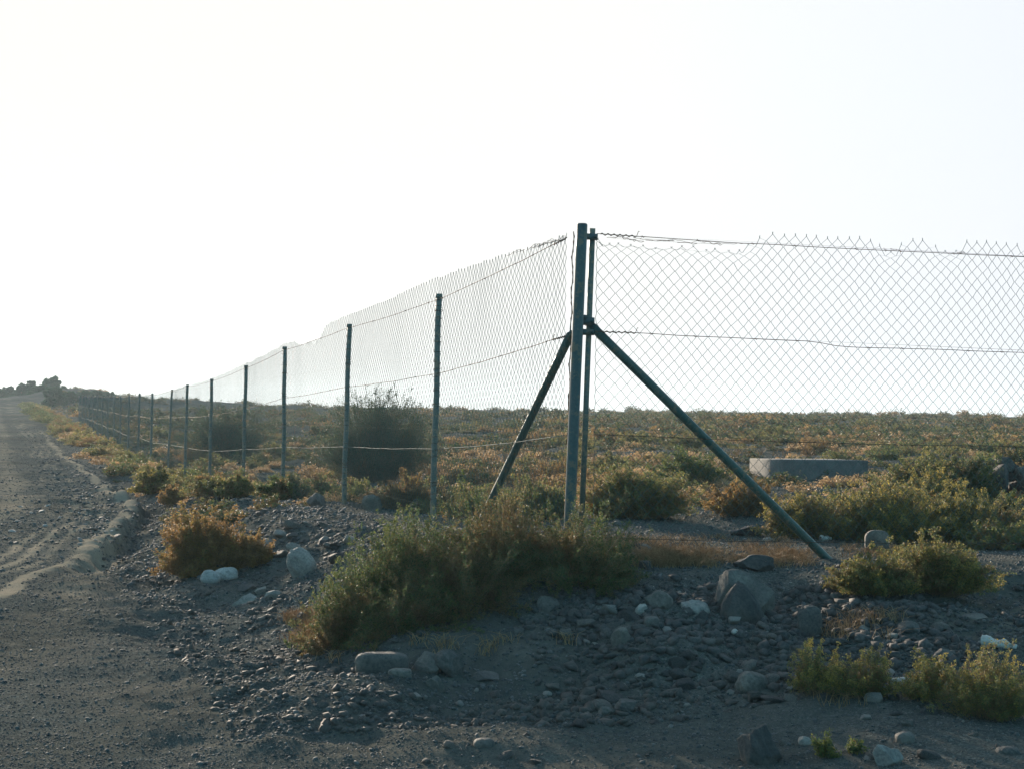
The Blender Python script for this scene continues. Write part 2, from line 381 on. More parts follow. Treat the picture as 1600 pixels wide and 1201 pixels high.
# ------------------------------------------------------------------ ground: one sheet
nc, nr_ = 900, 1250
ys = np.concatenate((np.linspace(-12, 3.5, 60, endpoint=False), np.geomspace(3.5, 1200, nr_-60)))
apex = -9.0
sx_ = np.linspace(-1, 1, nc); sx_ = .62*(0.45*sx_+0.55*sx_**3)*1.25
wid = np.maximum(ys-apex, 6)+10*np.exp(-np.maximum(ys, 0)/3)
GX = sx_[None]*wid[:, None]; GY = np.repeat(ys[:, None], nc, 1)
GZ = H(GX, GY)
idx = np.arange(nr_*nc).reshape(nr_, nc)
Fg = np.stack((idx[:-1, :-1], idx[:-1, 1:], idx[1:, 1:], idx[1:, :-1]), -1).reshape(-1, 4)
def surf(x, y):
    e_ = x-np.interp(y, *EDGE)+0.16*fbm(y*.42, x*0, 2, 71)+.05*fbm(x*3, y*3, 3, 77)
    px_, py_ = x-C0[0], y-C0[1]
    dd = np.maximum(px_*nL[0]+py_*nL[1], px_*nR[0]+py_*nR[1])
    road_ = 1-sstep(-.1, .3, e_)
    tr_ = x-np.interp(y, *TRACK)
    lm = lambda a, k: .6+1.1*fbm(x*a, y*a*.5, 3, k)
    dust = (np.exp(-((e_+.07)/.085)**2)*(.75+1.2*fbm(x*5, y*2.5, 3, 78))*1.2*sstep(8, 12, y)*(1-sstep(45, 80, y)) + np.exp(-((e_+.7)/.4)**2)*(.30+.35*np.sin(e_*27+2*fbm(y*.5, x*.0, 2, 75)))*lm(.8, 5) + np.exp(-((e_+2.6)/.5)**2)*.6*lm(.8, 6)
            + np.exp(-(tr_/.22)**2)*.6*lm(1.2, 7)*(1-sstep(16, 19, y)) + np.exp(-((tr_+.6)/.16)**2)*.3*lm(1.2, 8)*(1-sstep(14, 17, y)))
    dust += .42*np.clip(lm(.55, 9)-.35, 0, 1)*(1-road_)*sstep(.9, 2, dd)*sstep(7.2, 9.5, y)
    dust += .16*np.clip(lm(.7, 12), 0, 1)*(1-sstep(.3, 1.6, np.abs(dd-.9)))
    dust += .28*np.clip(lm(.15, 14)-.3, 0, 1)*sstep(-.5, -6, dd)
    dust += road_*sstep(10, 14, y)*(.30*np.clip(lm(.35, 16), 0, 1)+.35*np.exp(-((e_+1.7)/.28)**2)+.30*np.exp(-((e_+3.3)/.35)**2)+.25*np.exp(-((e_+4.8)/.3)**2))
    grav = .42+.9*fbm(x*.6, y*.4, 3, 10)+.28*road_+.18*(1-sstep(7, 10, y))-.5*np.clip(dust, 0, .8)+.12*sstep(.5, -1, dd)
    return np.clip(dust, 0, 1), np.clip(grav, 0, 1)
dust, grav = surf(GX, GY)
g_ = mesh_obj('ground', np.stack((GX, GY, GZ), -1).reshape(-1, 3), Fg, M['ground'], None, True,
              {'dust': dust.ravel(), 'gravel': grav.ravel()})
tag(g_, 'gravel track, dusty shoulder and stony desert plain', kind='structure')

# ------------------------------------------------------------------ gravel (uncountable pebbles)
def ico(sub):
    import bmesh
    bm = bmesh.new(); bmesh.ops.create_icosphere(bm, subdivisions=sub, radius=1)
    V = np.array([v.co[:] for v in bm.verts]); Fc = np.array([[v.index for v in f.verts] for f in bm.faces]); bm.free()
    return V, Fc
ICO1 = ico(1); ICO2 = ico(2); ICO4 = ico(5)
def scatter_pebbles(name, P, size, mat, seed, label, base=None, jit=1.0):
    r = np.random.default_rng(seed); V0, F0 = base or ICO1; n = len(P)
    V = V0[None]*(1+r.uniform(-.28, .28, (n, len(V0), 1))*jit)
    V = V*np.stack((r.uniform(.7, 1.3, n), r.uniform(.6, 1.1, n), r.uniform(.4, .9, n)), -1)[:, None]
    a = r.uniform(0, 6.28, n); ca, sa = np.cos(a)[:, None], np.sin(a)[:, None]
    t = r.uniform(-.5, .5, n); ct, st = np.cos(t)[:, None], np.sin(t)[:, None]
    X, Y, Z = V[..., 0]*ct+V[..., 2]*st, V[..., 1], V[..., 2]*ct-V[..., 0]*st
    X, Y = X*ca-Y*sa, X*sa+Y*ca
    V = np.stack((X, Y, Z), -1)*size[:, None, None]+P[:, None]
    Fc = F0[None]+(np.arange(n)*len(V0))[:, None, None]
    o = mesh_obj(name, V.reshape(-1, 3), Fc.reshape(-1, 3), mat, None, False)
    return tag(o, label, kind='stuff')
def frustum_pts(n, y0, y1, margin=.36, seed=1, pw=1.0):
    r = np.random.default_rng(seed)
    u = r.uniform(0, 1, n); y = y0*(y1/y0)**(u**pw); x = r.uniform(-margin, margin, n)*(y+.8)
    return x, y
OCT = (np.array([(1, 0, 0), (-1, 0, 0), (0, 1, 0), (0, -1, 0), (0, 0, 1), (0, 0, -1.)]),
       np.array([(0, 2, 4), (2, 1, 4), (1, 3, 4), (3, 0, 4), (2, 0, 5), (1, 2, 5), (3, 1, 5), (0, 3, 5)]))
x, y = frustum_pts(260000, 5.6, 75, seed=3, pw=1.2)
keep = (fbm(x*.8, y*.8, 3, 33) + .35*rng.uniform(-1, 1, len(x)) > -.42)
keep &= rng.uniform(0, 1, len(x)) > 1.3*surf(x, y)[0]-.35
x, y = x[keep], y[keep]
px_, py_ = x-C0[0], y-C0[1]; dpt = np.maximum(px_*nL[0]+py_*nL[1], px_*nR[0]+py_*nR[1])
s = .0030+.0065*rng.uniform(0, 1, len(x))**2.5+.008*(rng.uniform(0, 1, len(x)) > .985)
s *= np.where((dpt > .2) & (dpt < 2.6), 1.45, 1.0)*np.clip(y/9, .9, 2.4)
P = np.stack((x, y, H(x, y)+s*.15), -1)
big = s > .0105*np.clip(y/9, .9, 2.4)
scatter_pebbles('gravel', P[big], s[big], M['pebble'], 5, 'larger loose pebbles strewn over the track and shoulder')
scatter_pebbles('gravel', P[~big], s[~big], M['pebble'], 8, 'fine dark gravel and grit covering the track and shoulder', base=OCT)
pl = rng.uniform(0, 1, len(x)) > .945
scatter_pebbles('gravel', P[pl]+(.013, .02, .002), s[pl], M['pale'], 6, 'pale chips among the dark gravel', base=OCT)

xb, yb = frustum_pts(52000, 7.0, 17, seed=13, pw=1.0)
q_ = (xb-C0[0])*nL[0]+(yb-C0[1])*nL[1]; q2_ = (xb-C0[0])*nR[0]+(yb-C0[1])*nR[1]; db = np.maximum(q_, q2_)
face = sstep(-.2, .4, xb)*(1-sstep(2.2, 3.0, xb))*sstep(.7, 1.0, db)*(1-sstep(2.1, 2.7, db))
kb = (db > .25) & (db < 2.6) & (fbm(xb*1.1, yb*1.1, 3, 55)+.3*rng.uniform(-1, 1, len(xb))+.35*face > -.02) & (rng.uniform(0, 1, len(xb)) < .36+.5*face)
xb, yb = xb[kb], yb[kb]; sb = (.007+.026*rng.uniform(0, 1, len(xb))**3)*(1+.35*face[kb])
scatter_pebbles('rubble', np.stack((xb, yb, H(xb, yb)+sb*.2), -1), sb, M['stone'], 15, 'crumbled angular rubble bedded in the bank and along the verge', jit=1.6)

# ------------------------------------------------------------------ rocks
def rock_data(seed, cuts=16, rough=.09, roundish=.15, base=ICO4):
    r = np.random.default_rng(seed); V = base[0].copy()
    for _ in range(cuts):
        d = r.normal(size=3); d /= np.linalg.norm(d); h = r.uniform(.48+.25*roundish, .90)
        q = V@d; over = np.clip(q-h, 0, None); V -= (over*(1-.12*roundish))[:, None]*d
    ph = r.uniform(0, 50, 6)
    nz = fbm(V[:, 0]*1.5+V[:, 2]*1.1+ph[0], V[:, 1]*1.5-V[:, 2]*.9+ph[1], 4, int(seed) % 97)
    nz2 = fbm(V[:, 0]*5+V[:, 2]*3+ph[2], V[:, 1]*5-V[:, 2]*4+ph[3], 3, int(seed) % 91)
    V *= (1+rough*1.8*nz+rough*.55*nz2)[:, None]
    return (V-(V.max(0)+V.min(0))/2)/((V.max(0)-V.min(0))/2)
def superell(seed, e=4.0, rough=.03):
    V = ICO4[0].copy(); V /= (np.abs(V)**e).sum(1)[:, None]**(1/e)
    ph = seed*3.1
    V *= (1+rough*2*fbm(V[:, 0]*1.6+ph+V[:, 2], V[:, 1]*1.6+ph, 3, seed))[:, None]
    return (V-(V.max(0)+V.min(0))/2)/((V.max(0)-V.min(0))/2)
def put_rock(label, x0, x1, y0, y1, mat='stone', kind='r', seed=1, depth=.8, tilt=0., yaw=None, sink=.22, Y=None, name='rock', cat='rock', group=None, **kw):
    """stone whose outline in the photo spans x0..x1, y0..y1"""
    cx = (x0+x1)/2
    if Y is None:
        g = hit(cx, y1-1)
    else:
        g = at(cx, y1, Y)
    ppm = F_PX/g.y
    wd = (x1-x0)/ppm; ht = (y1-y0)/ppm
    V = rock_data(seed, **kw) if kind == 'r' else superell(seed, **kw)
    if kind == 't':
        tz = (V[:, 2]+1)/2; V[:, 0] = V[:, 0]*(1-.72*tz**1.5)-.12*tz; V[:, 1] *= 1-.5*tz
    hz_ = ht*(1+sink)/2
    V = V*np.array((wd/2, wd/2*depth, hz_))
    if tilt:
        c, s_ = math.cos(tilt), math.sin(tilt); V = np.stack((V[:, 0]*c-V[:, 2]*s_, V[:, 1], V[:, 0]*s_+V[:, 2]*c), -1)
    gy = g.y+wd/2*depth*.8
    gx = g.x*(gy/g.y)
    base = g.z-ht*sink
    V[:, 2] -= V[:, 2].min()
    o = mesh_obj(name, V, ICO4[1], M[mat], None, True)
    o.location = (gx, gy, min(base, Hz(gx, gy)-.01))
    # keep its top where the photo has it
    top = at(cx, y0, gy).z
    o.location.z = top-V[:, 2].max() if (top-V[:, 2].max()) < Hz(gx, gy) else Hz(gx, gy)-.01
    if yaw is not None: o.rotation_euler = (0, 0, yaw)
    return tag(o, label, cat, group)
RK = [
 ('long rounded grey boulder at the left end of the stone line below the bank', 554, 639, 1018, 1051, 'stone', 's', 3, dict(depth=.42)),
 ('low flat slab lying against the right end of the long rounded boulder', 606, 644, 1043, 1056, 'stone', 's', 5, dict(depth=.6, rough=.06)),
 ('blocky stone just right of the long rounded boulder at the bank foot', 639, 692, 1016, 1052, 'stone', 'r', 11, {}),
 ('rugged leaning stone with a creviced face, third from the left at the bank foot', 682, 726, 1013, 1059, 'stone', 'r', 12, dict(rough=.16, tilt=.3)),
 ('small slab with a pale tilted top lying in front of the bank foot stones', 664, 699, 1053, 1080, 'stone', 'r', 13, dict(tilt=-.35, depth=.5)),
 ('low wide stone half sunk at the bank foot, right of the rugged leaning stone', 738, 780, 1048, 1066, 'stone', 'r', 14, {}),
 ('thin flat bluish stone on the gravel below the bank foot line', 712, 746, 1067, 1078, 'stone', 'r', 15, {}),
 ('smooth oval cobble alone on the dark gravel near the bottom middle', 739, 774, 1152, 1169, 'stone', 's', 6, dict(e=2.4, rough=.05)),
 ('squarish stone in the crumbling bank below the right end of the big bush', 953, 990, 978, 1008, 'stone', 'r', 17, {}),
 ('stone half hidden under the lower branches of the big bush', 838, 874, 930, 956, 'stone', 'r', 18, {}),
 ('pointed pale-topped stone on the lower bank above the bottom gravel', 958, 994, 1091, 1113, 'stone', 'r', 19, {}),
 ('small lump beside the pointed pale-topped stone on the lower bank', 934, 957, 1102, 1119, 'stone', 'r', 20, {}),
 ('large light grey rounded boulder standing behind the dark triangular boulder', 1112, 1212, 889, 958, 'stone', 'r', 52, dict(cuts=7, depth=.45, rough=.05)),
 ('large dark triangular boulder on the crest of the bank', 1116, 1203, 907, 976, 'dark', 't', 22, dict(e=2.6, rough=.10)),
 ('dark flat-topped rock behind the two big boulders', 1144, 1209, 865, 894, 'dark', 'r', 23, dict(depth=.6)),
 ('upright standing stone with a rounded top on the right slope', 1245, 1284, 944, 996, 'stone', 's', 8, dict(e=3, depth=.6, rough=.08)),
 ('pale craggy rock at the left foot of the dark triangular boulder', 1054, 1112, 936, 962, 'pale', 'r', 25, dict(rough=.16)),
 ('brown wedge of rock at the right edge of the big bush', 1006, 1052, 921, 953, 'stone', 'r', 26, dict(rough=.12)),
 ('round stone bulging from the bank face below the big boulders', 1148, 1199, 1048, 1082, 'stone', 's', 9, dict(e=2.3, rough=.1)),
 ('tall broken block with a pale left edge at the bottom of the slope', 1152, 1222, 1130, 1195, 'dark', 'r', 68, dict(rough=.18, cuts=12)),
 ('pale-topped stone at the bottom edge near the green sprouts', 1362, 1410, 1161, 1198, 'pale', 'r', 29, dict(rough=.12)),
 ('rounded grey cobble right of the green sprouts', 1399, 1430, 1141, 1162, 'stone', 's', 10, dict(e=2.5, rough=.08)),
 ('flat oval cobble in the bottom right corner of the slope', 1556, 1594, 1165, 1179, 'stone', 's', 12, dict(e=2.4, rough=.08)),
 ('small egg-shaped cobble left of the green sprouts', 1247, 1268, 1149, 1165, 'pale', 's', 13, dict(e=2.4, rough=.08)),
 ('small pale cobble alone on the shaded slope under the yellow bush', 1296, 1319, 924, 939, 'stone', 's', 14, dict(e=2.4, rough=.1)),
 ('small pale flat stone right of the upright standing stone', 1338, 1362, 974, 987, 'pale', 'r', 33, {}),
 ('low pyramid-shaped stone in the middle of the right slope', 1400, 1437, 969, 988, 'stone', 'r', 34, {}),
 ('pale-rimmed stone behind the two lower right bushes', 1455, 1492, 1012, 1034, 'stone', 'r', 35, {}),
 ('long thin flat stone near the right edge of the slope', 1502, 1544, 957, 968, 'stone', 'r', 36, {}),
 ('dark stump-like stone under the lower right bush', 1437, 1468, 1098, 1117, 'dark', 'r', 37, {}),
 ('stone on the bare soil between the sprouts and the lower right bush', 1408, 1429, 1123, 1136, 'stone', 'r', 38, {}),
 ('pale tapering boulder leaning on the shoulder left of the big bush', 449, 493, 854, 900, 'pale', 's', 16, dict(e=2.8, rough=.12, tilt=.35, depth=.6)),
 ('white rounded stone at the front of the white trio by the rusty bush', 313, 344, 889, 911, 'white', 's', 17, dict(e=2.4, tilt=-.45, depth=.6)),
 ('biggest white rounded stone of the white trio by the rusty bush', 330, 372, 885, 908, 'white', 's', 18, dict(e=2.5, tilt=.2, rough=.08)),
 ('small tan stone at the back of the white trio by the rusty bush', 333, 359, 878, 892, 'stone', 's', 19, dict(e=2.4)),
 ('grey angular stone between the white trio and the pale slabs', 371, 401, 911, 927, 'stone', 'r', 43, {}),
 ('tilted pale slab lying on the shoulder below the white trio', 361, 403, 926, 944, 'pale', 'r', 44, dict(tilt=.25, depth=.4)),
 ('thin tan slab between the tilted pale slab and the big bush', 411, 440, 921, 936, 'pale', 'r', 45, dict(tilt=.2, depth=.5)),
 ('rounded rock on the rubbly mound left of the second thin fence post', 478, 509, 769, 792, 'stone', 'r', 46, {}),
 ('grey rounded rock at the foot of the second thin fence post', 564, 597, 771, 796, 'stone', 'r', 47, dict(cuts=5)),
 ('split slab, half pale and half dark, left of the nearest thin fence post', 629, 670, 778, 800, 'pale', 'r', 48, dict(tilt=.3, depth=.5)),
 ('jagged dark rock behind the mesh left of the long brace', 1141, 1192, 819, 838, 'dark', 'r', 49, {}),
 ('round drum-shaped stone behind the mesh right of the long brace', 1351, 1389, 827, 862, 'stone', 's', 20, dict(e=3.2, depth=.5)),
 ('small dark stone on the crest right of the big bush', 992, 1020, 874, 890, 'dark', 'r', 51, {}),
 ('brown stone beside the orange fringe of the big bush', 458, 488, 955, 975, 'stone', 'r', 71, {}),
 ('dark wedge stone below the orange fringe of the big bush', 455, 482, 988, 1003, 'dark', 'r', 72, {}),
 ('bluish stone embedded beneath the pale craggy rock', 1063, 1086, 975, 992, 'stone', 'r', 73, {}),
 ('tan stone wedged under the brown wedge of rock', 992, 1012, 942, 964, 'pale', 'r', 74, {}),
 ('flat pale-topped stone directly below the brown wedge of rock', 1006, 1030, 962, 982, 'stone', 's', 75, {}),
 ('fist-sized stone touching the lower right of the dark triangular boulder', 1176, 1198, 958, 976, 'stone', 'r', 76, {}),
]
for (lab, a, b, c, d, mt, kd, sd_, kw) in RK:
    put_rock(lab, a, b, c, d, mt, kd, sd_, **kw)
# the countless-looking but countable small stones of the bank and shoulder
ICO3 = ico(3)
pool = [rock_data(200+i, cuts=14, rough=.10, roundish=.0, base=ICO3) for i in range(12)]
protos = {}
def small_stone(i, mt):
    if (i, mt) not in protos:
        me = mesh_obj('small_stone', pool[i], ICO3[1], M[mt], None, False); protos[(i, mt)] = me.data; return me
    o = bpy.data.objects.new('small_stone', protos[(i, mt)]); col.objects.link(o); return o
def stones(n, box, smin, smax, label, group, seed, cond=None, cat='stone', where=None, mats=('stone', 'stone', 'dark', 'stone', 'pale'), flat=1.):
    r = np.random.default_rng(seed); k = 0; tries = 0
    while k < n and tries < n*30:
        tries += 1
        qx, qy = r.uniform(box[0], box[1]), r.uniform(box[2], box[3]); g = hit(qx, qy, 60)
        if cond and not cond(g): continue
        s_ = smin+(smax-smin)*r.uniform()**2.2
        o = small_stone(int(r.integers(0, 12)), mats[int(r.integers(0, 5))])
        o.scale = (s_, s_*r.uniform(.6, 1), s_*r.uniform(.4, .8)*flat); o.rotation_euler = (r.uniform(-.4, .4), r.uniform(-.4, .4), r.uniform(0, 6.28))
        o.location = (g.x, g.y, g.z+s_*.12)
        mt_ = {'stone': 'grey-brown', 'dark': 'dark', 'pale': 'pale', 'whitish': 'whitish'}[o.data.materials[0].name.split('_')[0].replace('brown', 'stone')]
        tag(o, ('tiny ' if s_ < smin+.25*(smax-smin) else 'larger ' if s_ > smin+.6*(smax-smin) else 'small ')+mt_+' '+label+(', '+where(qx, qy) if where else ''), cat, group); k += 1
stones(92, (880, 1260, 940, 1110), .018, .075, 'stone in the crumbling bank face', 'small stones of the crumbling bank face', 1, where=lambda a, b: ('high' if b < 990 else 'halfway' if b < 1050 else 'low')+(', under the big bush' if a < 970 else ', below the brown wedge rock' if a < 1070 else ', below the dark triangular boulder' if a < 1190 else ', below the standing stone'))
stones(34, (640, 1150, 1040, 1195), .015, .05, 'stone lying on the dark gravel below the bank', 'small stones on the gravel below the bank', 2)
stones(50, (390, 560, 775, 900), .025, .10, 'broken stone on the rubbly mound between the rusty bush and the fence', 'broken stones on the rubbly mound by the fence', 3)
stones(22, (380, 540, 900, 1010), .015, .05, 'stone on the sunlit shoulder left of the big bush', 'small stones on the sunlit shoulder', 4)
stones(30, (1200, 1600, 930, 1200), .015, .06, 'stone on the shaded right-hand slope', 'small stones on the shaded right slope', 5)
stones(36, (900, 1330, 790, 890), .02, .06, 'stone on the strip of straw beside the wire mesh', 'small stones along the foot of the mesh', 6)
stones(34, (0, 200, 790, 850), .025, .075, 'flat stone pressed into the rutted track', 'flat stones pressed into the track', 7, mats=('pale', 'pale', 'stone', 'pale', 'white'), flat=.45)
# rubble heap on the right, behind the mesh
hb = hit(1570, 800)
r9 = np.random.default_rng(77)
for i in range(34):
    u = r9.uniform(-1, 1); v = r9.uniform(-1, 1); rad = max(0, 1-u*u*.7-v*v*.7)
    o = small_stone(int(r9.integers(0, 10)), ('dark', 'stone', 'dark')[i % 3]); dkk = i % 3 != 1; o.name = 'rubble_block'
    s_ = r9.uniform(.08, .22); o.scale = (s_, s_*.8, s_*.7); o.rotation_euler = tuple(r9.uniform(0, 3, 3))
    X = hb.x+.35+u*.62; Yy = hb.y+1.2+v*.6
    o.location = (X, Yy, Hz(X, Yy)+.02+.42*rad*r9.uniform(.5, 1))
    tag(o, ('large ' if s_ > .15 else 'small ')+('dark' if dkk else 'grey')+' rubble block '+('high up in' if rad > .6 else 'at the foot of')+' the dark heap behind the mesh'+(', left side' if u < 0 else ', right side'), 'rubble block', 'rubble blocks of the dark heap')

# ------------------------------------------------------------------ plants
def plant_arrays(seed, rx, ry, h, nst=120, ntw=8, nlf=6, leaf=.008, spread=.35, low=.05, sr=.0025, lobes=.20, tintbias=0., start=.3, twl=.22, tipup=.15, tint_h=.35, elev_pow=.8, fan=0.):
    """stems (tubes) and leaves (quads) of one shrub with its base at the origin"""
    r = np.random.default_rng(seed)
    th = r.uniform(0, 2*math.pi, nst); el = np.arcsin(np.clip(low+(1-low)*r.uniform(0, 1, nst)**elev_pow, 0, 1))
    nz = fbm(np.cos(th)*1.6*np.cos(el)+seed*1.7+5, np.sin(th)*1.6*np.cos(el)+np.sin(el)*1.8+3, 3, seed % 50)
    L = (1+lobes*2.2*nz)*r.uniform(.55, 1.12, nst)*(1+fan*np.sin(2*el))
    E = np.stack((rx*np.cos(th)*np.cos(el)*L, ry*np.sin(th)*np.cos(el)*L, h*np.sin(el)*L+.02*h), -1)
    B = E*np.array((spread, spread, 0))*r.uniform(.3, 1, (nst, 1)); B[:, 2] = -.03
    mid = (B+E)/2; mid[:, 2] += tipup*h*r.uniform(.2, 1, nst); mid[:, :2] += r.normal(0, .03*rx, (nst, 2))
    ts = np.linspace(0, 1, 5)
    Q = ((1-ts)**2)[None, :, None]*B[:, None]+(2*ts*(1-ts))[None, :, None]*mid[:, None]+(ts**2)[None, :, None]*E[:, None]
    sc_ = (rx+ry+h)/3
    V1, F1 = tubes(Q, np.linspace(sr, sr*.4, 5))
    # side twigs
    s_ = r.uniform(start, 1, (nst, ntw)); i = np.minimum((s_*4).astype(int), 3); f = (s_*4-i)[..., None]
    ar = np.arange(nst)[:, None]
    S = Q[ar, i]*(1-f)+Q[ar, i+1]*f
    D = (Q[ar, i+1]-Q[ar, i]); D /= np.linalg.norm(D, axis=-1, keepdims=True)+1e-9
    D = D*.7+r.normal(0, .55, D.shape); D[..., 2] += .35; D /= np.linalg.norm(D, axis=-1, keepdims=True)
    tl = twl*sc_*r.uniform(.4, 1, (nst, ntw, 1))*np.minimum(1, 1.5-s_)[..., None]
    T0 = S.reshape(-1, 3); T1 = (S+D*tl).reshape(-1, 3)
    T1[:, 2] = np.maximum(T1[:, 2], .01)
    V2, F2 = tubes(np.stack((T0, T1), 1), np.array((sr*.45, sr*.18)))
    VS = np.concatenate((V1, V2)); FS = np.concatenate((F1, F2+len(V1)))
    # leaves
    nt_ = len(T0); u = r.uniform(.15, 1.08, (nt_, nlf, 1))
    LP = (T0[:, None]*(1-u)+T1[:, None]*u + r.normal(0, leaf*.9, (nt_, nlf, 3))).reshape(-1, 3)
    LP[:, 2] = np.maximum(LP[:, 2], .005)
    n = len(LP)
    a = r.normal(size=(n, 3)); a /= np.linalg.norm(a, axis=1)[:, None]
    b = np.cross(a, r.normal(size=(n, 3))); b /= np.linalg.norm(b, axis=1)[:, None]
    ls = leaf*r.uniform(.55, 1.25, n)[:, None]
    VL = np.stack((LP-a*ls, LP+b*ls*.45, LP+a*ls, LP-b*ls*.45), 1).reshape(-1, 3)
    FL = np.arange(n*4).reshape(-1, 4)
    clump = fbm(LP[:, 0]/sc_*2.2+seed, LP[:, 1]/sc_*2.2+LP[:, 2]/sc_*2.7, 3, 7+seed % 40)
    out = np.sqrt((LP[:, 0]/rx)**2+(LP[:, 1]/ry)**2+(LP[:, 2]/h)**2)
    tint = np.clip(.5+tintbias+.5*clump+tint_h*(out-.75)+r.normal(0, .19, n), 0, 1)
    return VS, FS, VL, FL, np.repeat(tint, 4)
def tubes(Q, rad):
    """many 3-sided tubes at once: Q (n,k,3), rad (k,)"""
    n, k, _ = Q.shape
    T = Q[:, -1]-Q[:, 0]; T /= np.linalg.norm(T, axis=1)[:, None]+1e-9
    ref = np.where(np.abs(T[:, 2:3]) < .8, np.array([[0, 0, 1.]]), np.array([[1., 0, 0]]))
    A = np.cross(T, ref); A /= np.linalg.norm(A, axis=1)[:, None]+1e-9; B = np.cross(T, A)
    th = np.arange(3)/3*2*math.pi
    off = A[:, None]*np.cos(th)[None, :, None]+B[:, None]*np.sin(th)[None, :, None]
    V = Q[:, :, None]+rad[None, :, None, None]*off[:, None]
    i = (np.arange(n)*k*3)[:, None, None]+(np.arange(k-1)*3)[None, :, None]; j = np.arange(3)[None, None]; j2 = (j+1) % 3
    Fq = np.stack((i+j, i+j2, i+3+j2, i+3+j), -1).reshape(-1, 4)
    return V.reshape(-1, 3), Fq
def plant(label, loc, leafmat, seed, cat='bush', name='bush', group=None, straw=None, **kw):
    VS, FS, VL, FL, tint = plant_arrays(seed, **kw)
    root = empty(name, loc); tag(root, label, cat, group)
    mesh_obj('stems', VS, FS, M['twig'], root)
    mesh_obj('foliage', VL, FL, M[leafmat], root, attrs={'tint': tint})
    return root
def plant_px(label, x0, x1, ytop, ybase, leafmat, seed, dens=1., leafpx=2.0, cat='bush', group=None, Y=None, ryf=.7, back=.35, name='bush', **kw):
    """bush whose crown spans x0..x1 and ytop..ybase in the photo; stands on the ground where its front foot is"""
    cx = (x0+x1)/2
    g = hit(cx, ybase) if Y is None else at(cx, ybase, Y)
    ry0 = (x1-x0)/2/F_PX*g.y*ryf
    Yc = g.y+ry0*back*2 if Y is None else Y
    ppm = F_PX/Yc; rx = (x1-x0)/2/ppm*1.12
    c = at(cx, ybase, Yc); gx = c.x; gz = Hz(gx, Yc)
    h = max(.1, (at(cx, ytop, Yc).z-gz)*.97)
    leaf = leafpx/ppm
    area = (x1-x0)*h*ppm
    n = area*dens*1.5; nst = int(np.clip(n/38/2.2, 50, 520)); ntw = 13; nlf = int(np.clip(n/nst/ntw*2.2, 3, 30))
    d = dict(rx=rx, ry=rx*ryf, h=h*1.0, nst=nst, ntw=ntw, nlf=nlf, leaf=leaf, sr=max(.0016, .55/ppm))
    d.update(kw)
    return plant(label, (gx, Yc, gz), leafmat, seed, cat, name, group, **d)

# the big bush on the bank, built of one continuous thicket of several crowns
def thicket(label, blobs, leafmat, seed, name='bush'):
    VSs, FSs, VLs, FLs, Ts = [], [], [], [], []; a = b = 0
    x0 = sum(q[0] for q in blobs)/len(blobs); y0 = sum(q[1] for q in blobs)/len(blobs); z0 = Hz(x0, y0)
    for i, (bx, by, rx, ry, h, nst, tb) in enumerate(blobs):
        VS, FS, VL, FL, t = plant_arrays(seed+i, rx, ry, h, nst=nst, ntw=13, nlf=23, leaf=.0062, sr=.0019, tintbias=tb, lobes=.34, start=.25, twl=.26, low=.0, elev_pow=.9)
        o = np.array((bx-x0, by-y0, Hz(bx, by)-z0))
        for Vv in (VS, VL):          # follow the slope under the crown
            gxy = H(Vv[:, 0]+bx, Vv[:, 1]+by, False)-H(np.array([bx]), np.array([by]), False)[0]
            Vv[:, 2] += gxy*np.clip(1-Vv[:, 2]/h, 0, 1)*.9
        VSs.append(VS+o); FSs.append(FS+a); VLs.append(VL+o); FLs.append(FL+b); Ts.append(t); a += len(VS); b += len(VL)
    root = empty(name, (x0, y0, z0)); tag(root, label, 'bush')
    mesh_obj('stems', np.concatenate(VSs), np.concatenate(FSs), M['twig'], root)
    mesh_obj('foliage', np.concatenate(VLs), np.concatenate(FLs), M[leafmat], root, attrs={'tint': np.concatenate(Ts)})
    return root
thicket('big spreading green and rust bush covering the bank in front of the corner post',
        [(-.88, 9.22, .42, .42, .44, 190, .05), (-.70, 9.55, .45, .40, .50, 150, .12), (-.52, 9.45, .52, .45, .44, 250, .10), (-.05, 9.50, .50, .45, .48, 240, -.05),
         (.40, 9.48, .48, .44, .43, 210, .0), (-.30, 9.15, .55, .40, .38, 210, -.08), (-.98, 8.95, .26, .26, .22, 80, -.10), (-.62, 8.90, .42, .32, .27, 120, .02), (.62, 9.42, .24, .28, .22, 60, .12)],
        'leaf_green', 20)
